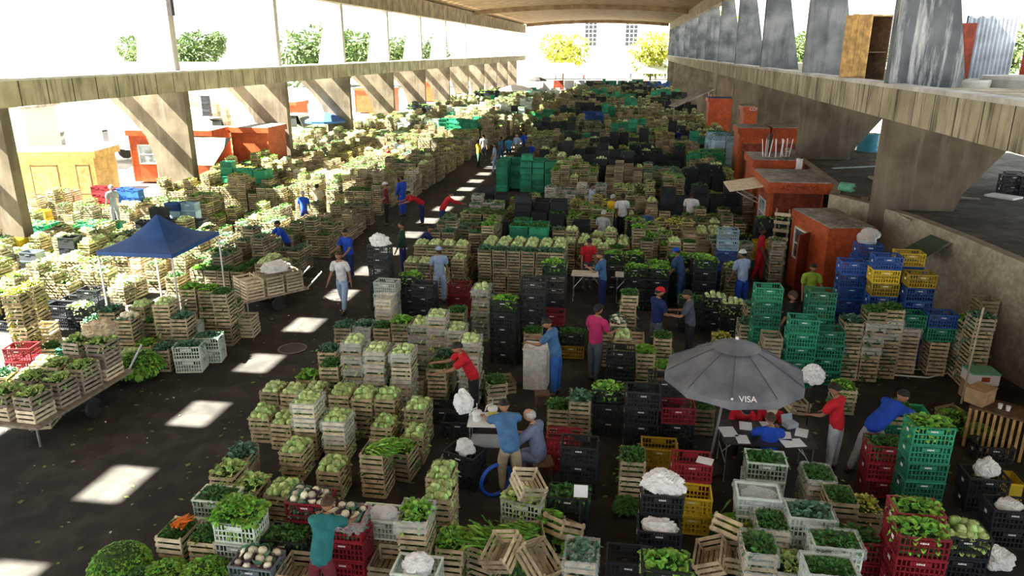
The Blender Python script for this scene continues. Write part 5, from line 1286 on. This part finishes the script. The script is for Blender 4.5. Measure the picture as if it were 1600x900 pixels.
for px, py, t, p in [(472, 800, 'RRR', 'cau'), (525, 815, 'RRR', 'cau'), (588, 818, 'WS', None), (663, 820, 'WWWL', 'lettuce'), (683, 780, 'WWW', 'cab'), (683, 748, 'WWW', 'cab'), (645, 898, 'SS', None), (408, 888, 'NN', 'cau'), (448, 838, 'KK', 'greens'), (468, 897, 'WW', None), (700, 858, 'WW', 'lettuce'), (600, 880, 'W', None)]:
    S(px, py, t, p, 'bottom centre, around the teal shirt')
    if (px, py) == (525, 815): STK[-1]['liner'] = True
for px, py, t, p in [(262, 840, 'WA', 'parsley'), (314, 846, 'AW', 'greens'), (330, 782, 'SS', 'greens'), (362, 822, 'MSS', 'lettuce'), (378, 768, 'WW', 'pale')]: S(px, py, t, p, 'at the lower left aisle corner')
for px, py, t, p in [(815, 790, 'SS', 'pale'), (770, 860, 'WW', 'scallion'), (820, 845, 'WW', 'scallion'), (858, 850, 'W', 'lettuce'), (730, 700, 'KK', None)]: S(px, py, t, p, 'in the heap before the blue ring', rz=R.uniform(-.4, .4))
# left side of the aisle
for i, (px, py) in enumerate([(5, 590), (35, 583), (66, 577), (98, 571), (130, 566), (163, 560), (195, 555), (18, 622), (50, 632)]): S(px, py, 'WW', 'cab' if i % 4 else 'kale', 'in the cabbage row left of aisle', rz=.3)
for px, py, t, p in [(25, 545, 'RR', None), (78, 545, 'W', 'greens'), (105, 545, 'G', 'kale'), (230, 535, 'WW', 'lettuce'), (255, 545, 'WW', 'kale'), (280, 540, 'SS', 'kale'), (310, 530, 'SS', 'kale'), (288, 510, 'SS', 'kale'), (15, 460, 'WWWWWW', 'yellowgreen'), (38, 448, 'WWWWW', 'yellowgreen'), (60, 512, 'WW', None), (0, 640, 'W', 'lettuce')]:
    S(px, py, t, p, 'left of aisle, behind cabbage row', rz=.2)
for px, py, t, p in [(168, 488, 'WWWW', 'kale'), (195, 500, 'WWWW', 'cau'), (218, 480, 'WWWW', 'cab'), (245, 475, 'WWWWW', 'cab'), (232, 505, 'WWW', 'greens'), (262, 500, 'WWWW', 'kale'), (295, 455, 'WWWWW', 'lettuce'), (318, 458, 'WWWWW', 'lettuce'), (342, 452, 'WWWWW', 'greens'), (360, 480, 'WWW', 'greens'), (365, 500, 'AA', None), (150, 505, 'WWW', 'kale')]:
    S(px, py, t, p, 'in sunlit rows below blue canopy', rz=.12)
for px, py, t, p in [(40, 395, 'NNN', None), (75, 360, 'AAAA', None), (100, 372, 'KKKK', None), (130, 370, 'AAA', None), (20, 375, 'YYY', None), (190, 295, 'BBBB', None), (205, 297, 'BBBB', None), (268, 318, 'CCCB', None), (290, 318, 'CCCC', None), (150, 292, 'RRRR', None), (165, 295, 'RRRR', None), (60, 330, 'YY', None), (105, 335, 'AAA', None), (225, 322, 'AAA', None)]:
    S(px, py, t, p, 'left of the blue canopy')
for px, py, t in [(287, 158, 'A' * 12), (300, 152, 'W' * 13), (318, 150, 'K' * 11), (334, 160, 'D' * 12), (349, 168, 'W' * 11)]: S(px, py, t, None, 'of tall piles by green awning')
# big pale wall of crates
for r_ in range(3):
    for c in range(6): G(-3.95 + c * .425, 20.75 + r_ * .53, 'AAAAA', 'cab' if r_ else 'kale', 'of the white crate wall')
for px, py, t, p in [(1140, 360, 'BBBBCC', None), (1193, 378, 'GYY', None), (1210, 390, 'GGY', None)]: S(px, py, t, p, 'left of the kiosk shutter')

# ================================================================ FIELDS OF STACKS
PRO = ['greens', 'lettuce', 'pale', 'kale', 'cab', 'cab', 'parsley', 'yellowgreen', None]
def field(x0, x1, y0, y1, where, pal, hs, gap=.5, tilt=0.0, prods=PRO, dens=.96):
    blk = 0; y = y0
    while y < y1:
        rows = R.randint(2, 4); d = .54; x = x0 + R.uniform(0, .3); depth = rows * d
        while x < x1:
            t = R.choices([p[0] for p in pal], [p[1] for p in pal])[0]; W_, D_, H_ = dims(t); cols = R.randint(2, 6); h0 = R.choice(hs); pr = R.choice(prods)
            if t not in WOODS and pr not in (None, 'lettuce', 'greens') : pr = R.choice([None, None, 'lettuce'])
            nr = max(1, int(depth / (D_ + .03))); blk += 1
            lm = f'in {ordw(min(blk, 58) - 1)} block {where}'
            for a in range(cols):
                if x + a * (W_ + .025) > x1: break
                for b in range(nr):
                    if R.random() > dens: continue
                    n = max(1, h0 + R.choice((0, 0, 0, 1, -1)) - (1 if R.random() < .12 else 0))
                    if t not in WOODS: n = max(1, n)
                    tt = t * n
                    if t == 'W' and R.random() < .15: tt = 'W' * (n - 1) + 'A'
                    G(x + W_ / 2 + a * (W_ + .025), y + D_ / 2 + b * (D_ + .03), tt, pr if R.random() > .12 else R.choice(prods), lm, R.gauss(0, .03) + tilt)
            x += cols * (W_ + .025) + R.choice((.04, .06, .35))
        y += depth + R.choice((gap * .4, gap, gap * 1.7))
WP_ = [('W', 6), ('A', 2), ('L', 1.2), ('K', 1.8), ('G', .6), ('D', 1.2)]
LEFT = [('W', 6), ('A', 4), ('M', .8), ('S', .5), ('K', .5), ('G', .3)]
field(-13.6, -10.4, 19.0, 29, 'beyond sunlit rows, aisle side', LEFT, [3, 4], .6)
field(-24.5, -13.9, 15.5, 29.5, 'around the blue canopy', LEFT, [2, 3, 3, 4], .7, dens=.85)
field(-21.0, -10.4, 30.5, 52, 'on far sunlit left side', LEFT, [4, 5, 4], .7, prods=PRO + ['yellowgreen', 'yellowgreen'])
field(-21.5, -10.0, 53, 110, 'at far left of hall', LEFT, [5, 4, 6], 1.1)
field(-26, -21.8, 41.5, 60, 'beneath the left slab', LEFT, [4, 5], .8)
field(-6.3, -4.4, 19.8, 29, 'between aisle and white crate wall', WP_, [4, 5], .5)
field(-6.0, 5.2, 22.8, 30, 'behind the white crate wall', WP_, [4, 4, 5], .65)
field(-1.2, 3.2, 19.6, 22.6, 'right of the white crate wall', WP_, [4, 4, 5], .5)
field(-3.4, 4.6, 31, 52, 'on mid right of hall', WP_ + [('K', 2)], [5, 4, 6], .8)
field(-6.8, -3.6, 37, 52, 'at the middle aisle edge', WP_, [4, 5], .7)
field(-7.0, 6.4, 53, 138, 'on far right of hall', WP_ + [('G', .8), ('B', .3)], [5, 6, 6, 4], 1.5)
field(4.0, 6.0, 42, 53, 'before the orange booths', [('G', 2), ('C', 1), ('K', 1)], [6, 7], .5)
field(-9.4, -7.2, 62, 138, 'at the closed end of the aisle', LEFT, [4, 5], 2.5, dens=.7)
settle(); build_stacks()
for k, a in ACC.items():
    kind = {'wooden_crates': ('wooden crates filling the far rows of the hall', 'crates'), 'cabbage_heads': ('pale cabbage heads topping the farther crates', 'cabbages'), 'cauliflower_heads': ('white cauliflower heads topping the farther crates', 'cauliflowers')}.get(k)
    if not kind: kind = (k.replace('plastic_crates_', '').strip() + ' plastic crates in the far rows of the hall', 'crates') if 'plastic' in k else (k.split('_')[1] + ' green leaves topping the farther crates', 'greens')
    a.done(k, *kind)

# ================================================================ LOOSE THINGS
def topof(px, py, n=None):
    """nearest built stack to a photo point"""
    best = min(STK, key=lambda s: min((g(px, py, s['ztop'])[0] - s['x']) ** 2 + (g(px, py, s['ztop'])[1] - s['y']) ** 2 for _ in (0,)))
    return best
def bagon(px, py, sx, sy, sz, lab, seed, mt='bag_white', sink=.12):
    s = topof(px, py); bag(s['x'], s['y'], s['ztop'] - sink, sx, sy, sz, lab, seed, mt)
bagon(590, 380, .27, .22, .2, 'white plastic sack on the dark crates beside the main aisle', 1, sink=.05)
bagon(1037, 770, .30, .22, .17, 'white bag of greens on the black crates before the red crate', 2, sink=.05)
bagon(1030, 815, .25, .17, .1, 'crumpled white bag in the nearer black crates', 4, sink=.12)
bagon(588, 805, .19, .15, .13, 'white bag in the pale open crate, bottom centre', 5, sink=.14)
bagon(645, 885, .2, .15, .15, 'white bag in the whitish crate at the bottom edge', 6, sink=.12)
bagon(1365, 370, .24, .2, .22, 'clear plastic bag on top of the blue crates', 7, 'film', sink=.0)
bagon(905, 868, .17, .2, .1, 'clear film bag in the lined crate near the price card', 8, 'film', sink=.12)
bagon(1545, 735, .17, .15, .17, 'white bag on black crates at the right edge', 9, sink=.06)
bagon(1590, 795, .16, .14, .1, 'white bag in black crates at the right edge, lower', 10, sink=.1)
bagon(725, 690, .15, .15, .16, 'white bag beside the drinks cart', 12, sink=.08); bagon(1195, 775, .24, .16, .08, 'white film gathered in the whitish crate', 13, 'film', sink=.12)
x, y = g(1556, 885); bag(x, y, 0, .2, .17, .17, 'white bag on the floor in the bottom right corner', 11)
x, y = g(700, 735); bag(x, y, 0, .2, .17, .17, 'clear bag of vegetables on the floor left of the drinks cart', 14, 'film'); x, y = g(688, 742); 
e_, b_ = None, None
x, y = g(720, 655, .8); bag(x + .05, y, .95, .17, .15, .22, 'white plastic sack held up by the person in red', 21, 'bag_white'); 
# paper on the red crate
s = topof(1083, 735); o = MB().box((0, 0, .003), (.24, .2, .005)).build('paper_sheet', 'paper', None, (s['x'] + .2, s['y'] - .08, s['ztop'] + .002), -.3); tag(o, 'white paper sheet on the corner of the tall red crate', 'paper')
# free-standing leafy piles
def pile(px, py, kind, W_, D_, H_, top, label, seed, dens=1.3, z=0, f=None):
    x, y = g(px, py, z); m, lm = heap(kind, W_, D_, H_, top, seed, dens); o = m.build(KW[kind][0], [lm, 'mound'], None, (x, y, z), f or 0); tag(o, label, KW[kind][2], kind='stuff')
def ball(px, py, r_, label, seed, n=900, mt='leaf_dark', ls=.07):
    r = random.Random(seed); m = MB(); V, F = csphere(5, lambda v: .86); m.add([(a * r_, b * r_, max(0, c * r_ * .8 + r_ * .55)) for a, b, c in V], F, 1)
    for k in range(n):
        v = Vector((r.gauss(0, 1), r.gauss(0, 1), abs(r.gauss(0, 1)))).normalized()
        leaf(m, (v.x * r_ * .88, v.y * r_ * .88, v.z * r_ * .72 + r_ * .45), (v.x + r.gauss(0, .5), v.y + r.gauss(0, .5), v.z + r.gauss(0, .5)), ls * r.uniform(.7, 1.3), ls * .75, .7, r, 0, 2)
    x, y = g(px, py); o = m.build('leafy_greens', [mt, 'mound'], None, (x, y, 0)); tag(o, label, 'greens', kind='stuff')
ball(192, 905, .42, 'large round bunch of bright parsley on the floor, bottom left', 1, 1500, 'leaf_lettuce', .06); ball(262, 925, .34, 'bunch of leafy greens right of the parsley, bottom left', 2, 700, 'leaf_lettuce', .1); ball(325, 925, .36, 'loose pile of leafy greens before the carrot crate', 3, 700, 'leaf_lettuce', .11)
ball(225, 930, .3, 'darker bunch squeezed between bright bunches, bottom left', 4, 500, 'leaf_dark', .08)
ball(893, 790, .26, 'pile of dark greens behind the price card', 5, 500, 'leaf_dark', .09); ball(978, 800, .2, 'small pile of greens left of the white bag', 6, 400, 'leaf_dark', .07); ball(1000, 590, .36, 'large bright leafy pile left of the grey umbrella', 7, 700, 'leaf_lettuce', .13)
ball(1030, 600, .26, 'bright leafy pile touching the umbrella rim', 8, 500, 'leaf_lettuce', .12); ball(1528, 690, .26, 'bunch of greens on floor before the slatted table', 9, 400, 'leaf_lettuce', .1); ball(415, 590, .001, 'x', 1, 1) if 0 else None
ball(222, 590, .5, 'mound of leaves left of the aisle beside the big cart', 12, 700, 'leaf_lettuce', .12)
s = topof(362, 815); m, lm_ = heap('lettuce', .62, .46, .1, .22, 77, 1.8); o = m.build('lettuce_heap', [lm_, 'mound'], None, (s['x'], s['y'], s['ztop'] - .05)); tag(o, 'big bright lettuce heap overflowing a lined crate, lower left', 'lettuce', kind='stuff')
# carrots
s = topof(262, 835); m = MB()
for k in range(26):
    a = R.gauss(1.2, .35); px_, py_ = R.uniform(-.05, .13), R.uniform(-.03, .18); d = Vector((math.cos(a), math.sin(a), R.uniform(-.1, .1))) * .075
    c = Vector((s['x'] + px_, s['y'] + py_, s['ztop'] + .03 + R.uniform(-.02, .045))); m = MB(); m.tube([-d, d * .2, d * 1.2], [.017, .014, .004], 6); o = m.build('carrot', 'carrot', None, tuple(c), smooth=True); tag(o, 'orange carrot in the crate at the lower left aisle corner', 'carrot', 'carrots in the lower left crate')
# leaning crates
def loose(px, py, z, t, rot, label, prod=None):
    x, y = g(px, py, z); crate(t, (x, y, z), 0, label, 'crates lying askew', True, rot=rot)
loose(822, 768, .62, 'A', (rad(8), rad(14), .5), 'pale crate tilted on top of the heap before the blue ring')
loose(875, 838, .30, 'W', (rad(-18), rad(28), .6), 'wooden crate leaning left of the price card')
loose(792, 872, .62, 'W', (rad(20), rad(-22), -.4), 'wooden crate tipped over scallions at the bottom edge')
loose(835, 885, .62, 'W', (rad(30), rad(12), .9), 'wooden crate on its side at the bottom edge')
loose(1130, 838, .45, 'W', (rad(-38), rad(10), -.35), 'large wooden crate tipped steeply right of the black crates')
loose(1150, 880, .30, 'W', (0, 0, -.1), 'upright crate below the steeply tipped crate')
loose(1118, 880, .30, 'W', (rad(12), rad(-30), -.3), 'crate leaning against the black lettuce crate')
loose(1488, 660, 0, 'W', (0, rad(-8), .3), 'wooden crate of greens tipped beside the slatted table'); loose(1240, 640, 0, 'A', (0, rad(10), .2), 'pale crate under the right edge of the grey umbrella')
pile(1132, 858, 'scallion', .5, .5, .5, .12, 'tangle of stems and greens under the tipped crate', 31, 1.0); pile(1150, 868, 'yellowgreen', .34, .4, .56, .06, 'yellow-green leaves in the crate under the tipped one', 32, 1)
pile(860, 852, 'lettuce', .3, .4, .5, .08, 'lettuce leaves in the leaning crate by the card', 33, 1); pile(800, 885, 'scallion', .6, .5, .5, .12, 'heap of scallions and straw at the bottom edge', 34, 1.2)
pile(1488, 668, 'lettuce', .36, .44, .3, .06, 'bright greens in the tipped crate by the slatted table', 35, 1)
# slatted table at right edge
x, y = g(1560, 720); x += .35; e = empty('slatted_table', (x, y + .3, 0), rad(-32), 'dark slatted wooden table at the right edge', 'table')
MB().box((0, 0, .80), (1.5, .62, .035)).build('tabletop', 'wood_dark', e)
f = MB()
for k in range(16): f.box((-.72 + k * .096, -.3, .40), (.045, .02, .76))
f.build('slat_front', 'plywood', e)
for sx in (-1, 1):
    for sy in (-1, 1): MB().box((sx * .71, sy * .27, .39), (.05, .05, .78)).build('leg', 'wood_dark', e)
TX, TY = x, y + .3
def boxthing(nm, x, y, z, w_, d_, h_, mt, label, rz=0, lidm=None, cat='box'):
    e = empty(nm, (x, y, z), rz, label, cat); MB().box((0, 0, h_ / 2), (w_, d_, h_)).build('box_body', mt, e); MB().box((0, 0, h_ + .012), (w_ + .02, d_ + .02, .03)).build('lid', lidm or mt, e); MB().box((0, -d_ / 2 - .003, h_ / 2), (w_ * .3, .004, h_ * .5)).build('side_label', 'barrel_red' if lidm else mt, e)
boxthing('cardboard_box', TX - .55, TY + .35, .82, .42, .32, .26, 'cardboard', 'cardboard box tilted at the far end of slatted table', .7)
boxthing('styrofoam_box', 7.45, 15.2, 0, .52, .42, .40, 'cardboard', 'red and white box under a foam box at the right edge', .05, 'styrofoam'); boxthing('styrofoam_box', 7.45, 15.2, .425, .54, .44, .2, 'styrofoam', 'white foam box with green lid at the right edge', .05, 'barrel_green')
e = empty('jug', (TX + .15, TY + .05, .8175), 0, 'pale green jug on the slatted table', 'jug'); MB().lathe([(0, 0), (.06, 0), (.065, .14), (.03, .18), (.035, .2), (0, .2)], 14).build('jug_body', 'barrel_green', e, smooth=True); MB().lathe([(0, .2), (.1, .2), (.09, .25), (0, .26)], 14).build('lid', 'styrofoam', e, smooth=True)
for i, (dx, dy) in enumerate(((-.3, .12), (-.2, .05))):
    e = empty('paper_cup', (TX + dx, TY + dy, .8175), 0, ['white cup farther along the slatted table', 'white cup nearer the jug on the slatted table'][i], 'cup'); MB().lathe([(0, 0), (.03, 0), (.04, .09), (.036, .09), (.027, .01), (0, .01)], 14).build('cup_body', 'styrofoam', e)
boxthing('cooler_box', TX + .45, TY - .02, .8175, .34, .3, .2, 'cardboard', 'reddish box on the near end of slatted table', .1)
kiosk(8.35, 14.0, rad(-30), .9, .6, 1.9, 'orange booth cut by the right edge of the frame', window=[])
e = empty('wooden_post', (7.05, 14.9, 0), 0, 'thin pale pole standing before the foam boxes', 'pole'); MB().tube([(0, 0, 0), (.02, 0, 1), (.05, .0, 2.1)], .022, 8).build('pole_shaft', 'wood_pale', e); MB().tube([(.05, 0, 2.1), (.05, 0, 2.13)], .026, 8).build('pole_cap', 'wood_dark', e)
for i, (px, py) in enumerate([(1512, 300), (1532, 302), (1552, 304), (1520, 296), (1541, 298)]):
    x, y = g(px, py, 2.6)
    for k in range(2): crate('K', (x + (i % 3) * .12 + 1.2, y, 2.575 + k * PH), 0, f'black crate, {["lower", "upper"][k]} of {ORD[i]} pile on the low roof behind near pillar', 'black crates on the low roof', False)
# rope along the floor before the crate row
o = MB().tube([(*g(px, py), .03) for px, py in [(1262, 586), (1300, 590), (1345, 590), (1400, 588), (1450, 592), (1490, 582), (1520, 576)]], .018, 6).build('rope', 'styrofoam', None); tag(o, 'pale rope stretched along the floor before the tall crates', 'rope')
# pallet slats leaning by kiosk B
x, y = g(1240, 440); e = empty('wooden_pallet', (5.15, 24.6, 0), rad(-20), 'pale slatted pallet leaning between the two near kiosks', 'pallet')
for k in range(7): MB().box((0, 0, .2 + k * .27), (.5, .03, .1)).build('slat', 'wood_pale', e)
for s_ in (-1, 1): MB().box((s_ * .2, .03, 1.0), (.06, .04, 2.0)).build('upright', 'wood', e)
# hand carts
def cart(x, y, rz, L_, W_, label, nm='hand_cart'):
    e = empty(nm, (x, y, 0), rz, label, 'cart'); MB().box((0, 0, .42), (W_, L_, .05)).build('platform', 'wood_grey', e)
    for sx in (-1, 1):
        MB().tube([(sx * (W_ / 2 + .02), 0, .2), (sx * (W_ / 2 + .05), 0, .2), (sx * (W_ / 2 + .08), 0, .2)], .2, 16).build('wheel', 'dark_metal', e); MB().tube([(sx * W_ * .4, L_ / 2, .42), (sx * W_ * .4, L_ / 2 + .5, .8)], .02, 8).build('handle', 'steel', e)
        MB().bar((sx * W_ * .4, -L_ / 2 + .1, .4), (sx * W_ * .4, -L_ / 2 + .1, 0), .03).build('prop_leg', 'steel', e)
    return e
# big loaded cart at the left edge of the aisle (streaked in the photograph; built at rest)
cx_, cy_ = -10.75, 11.7; RZ = rad(-2)
cart(cx_, cy_, RZ, 2.6, 1.15, 'large hand cart stacked with crates at the left of the aisle')
k = 0
for a in range(4):
    for b in range(2):
        for z in range(2 + (a == 3)):
            lx, ly = -.27 + b * .54, -.95 + a * .62; k += 1
            wx, wy = cx_ + lx * math.cos(RZ) - ly * math.sin(RZ), cy_ + lx * math.sin(RZ) + ly * math.cos(RZ)
            crate('D' if (a + z) % 3 else 'A', (wx, wy, .447 + z * WH), RZ + R.gauss(0, .03), f'{"lower" if z == 0 else "upper" if z == 1 else "topmost"} crate, {["left", "right"][b]} side, {ORD[a]} row from front, on large hand cart', 'crates on the large hand cart', True)
            if z == 1 + (a == 3):
                o = put('endive_heap', R.choice(HP['pale', 0]), None, (wx, wy, .45 + z * WH + .012), rz=RZ); tag(o, f'pale leaves in the {["left", "right"][b]} crate of {ORD[a]} row on large hand cart', 'greens', 'greens on the large hand cart', 'stuff')
bag(cx_ + .1, cy_ + 1.15, .447 + 3 * WH, .32, .3, .18, 'beige sack on top of the large hand cart', 41, 'cloth_beige')
person('person in grey pushing the large hand cart, left edge', cx_ + .1, cy_ - 2.0, 0, shirt='palegrey', pants='denim', hair='black', H=1.74, lean=22, aL=(55, 4, 10), aR=(55, 4, 10), lL=(22, 10), lR=(-20, 12)) if 0 else None
# white loaded cart in the aisle
x2, y2 = g(425, 478); R2 = rad(-38)
cart(x2, y2, R2, 1.9, .9, 'white-laden hand cart pushed by the person in blue')
k = 0
for a in range(3):
    for b in range(2):
        for z in range(2):
            lx, ly = -.22 + b * .44, -.6 + a * .58
            wx, wy = x2 + lx * math.cos(R2) - ly * math.sin(R2), y2 + lx * math.sin(R2) + ly * math.cos(R2)
            crate('A', (wx, wy, .447 + z * WH), R2, f'{["lower", "upper"][z]} pale crate, {["left", "right"][b]} side, {ORD[a]} row, on the white-laden hand cart', 'crates on the white-laden cart', False)
bag(x2 + .1, y2 + .2, .45 + 2 * WH, .36, .42, .15, 'white sheet-wrapped bundle on the white-laden hand cart', 44)
# blue barrels and low details on the left
# manhole, litter, drips on the floor
x, y = g(457, 545); e = empty('manhole_cover', (x, y, 0), 0, 'round iron manhole cover in the main aisle', 'manhole'); MB().lathe([(0, .012), (.28, .012), (.3, .014), (.36, .012), (.36, 0)], 32).build('cover_plate', 'dark_metal', e); MB().lathe([(.31, .0165), (.335, .0165)], 32).build('rim_ring', 'zinc_roof', e)
r = random.Random(5)
for nm, mt, n, lab, sz in (('leaf_litter', 'litter', 1500, 'trampled green leaf scraps scattered over the floor', .05), ('paper_scraps', 'litter_pale', 240, 'pale scraps scattered over the dark floor', .035)):
    m = MB()
    for k in range(n):
        if r.random() < .45: x, y = r.uniform(-10, -6.8), r.uniform(7, 40)
        elif r.random() < .6: x, y = r.uniform(-7, 6.5), r.uniform(8, 19)
        else: x, y = r.uniform(-18, -9), r.uniform(10, 30)
        if nm == 'leaf_litter' and x < -7.4 and x > -9.6 and r.random() < .7: continue
        a = r.uniform(0, 6.28); s_ = sz * r.uniform(.3, 1.3); c, q = math.cos(a) * s_, math.sin(a) * s_; t = r.uniform(.3, .9)
        m.add([(x - c, y - q, .004), (x + q * t, y - c * t, .012), (x + c, y + q, .006), (x - q * t, y + c * t, .014)], [(0, 1, 2, 3)])
    o = m.build(nm, mt); tag(o, lab, 'litter', kind='stuff')
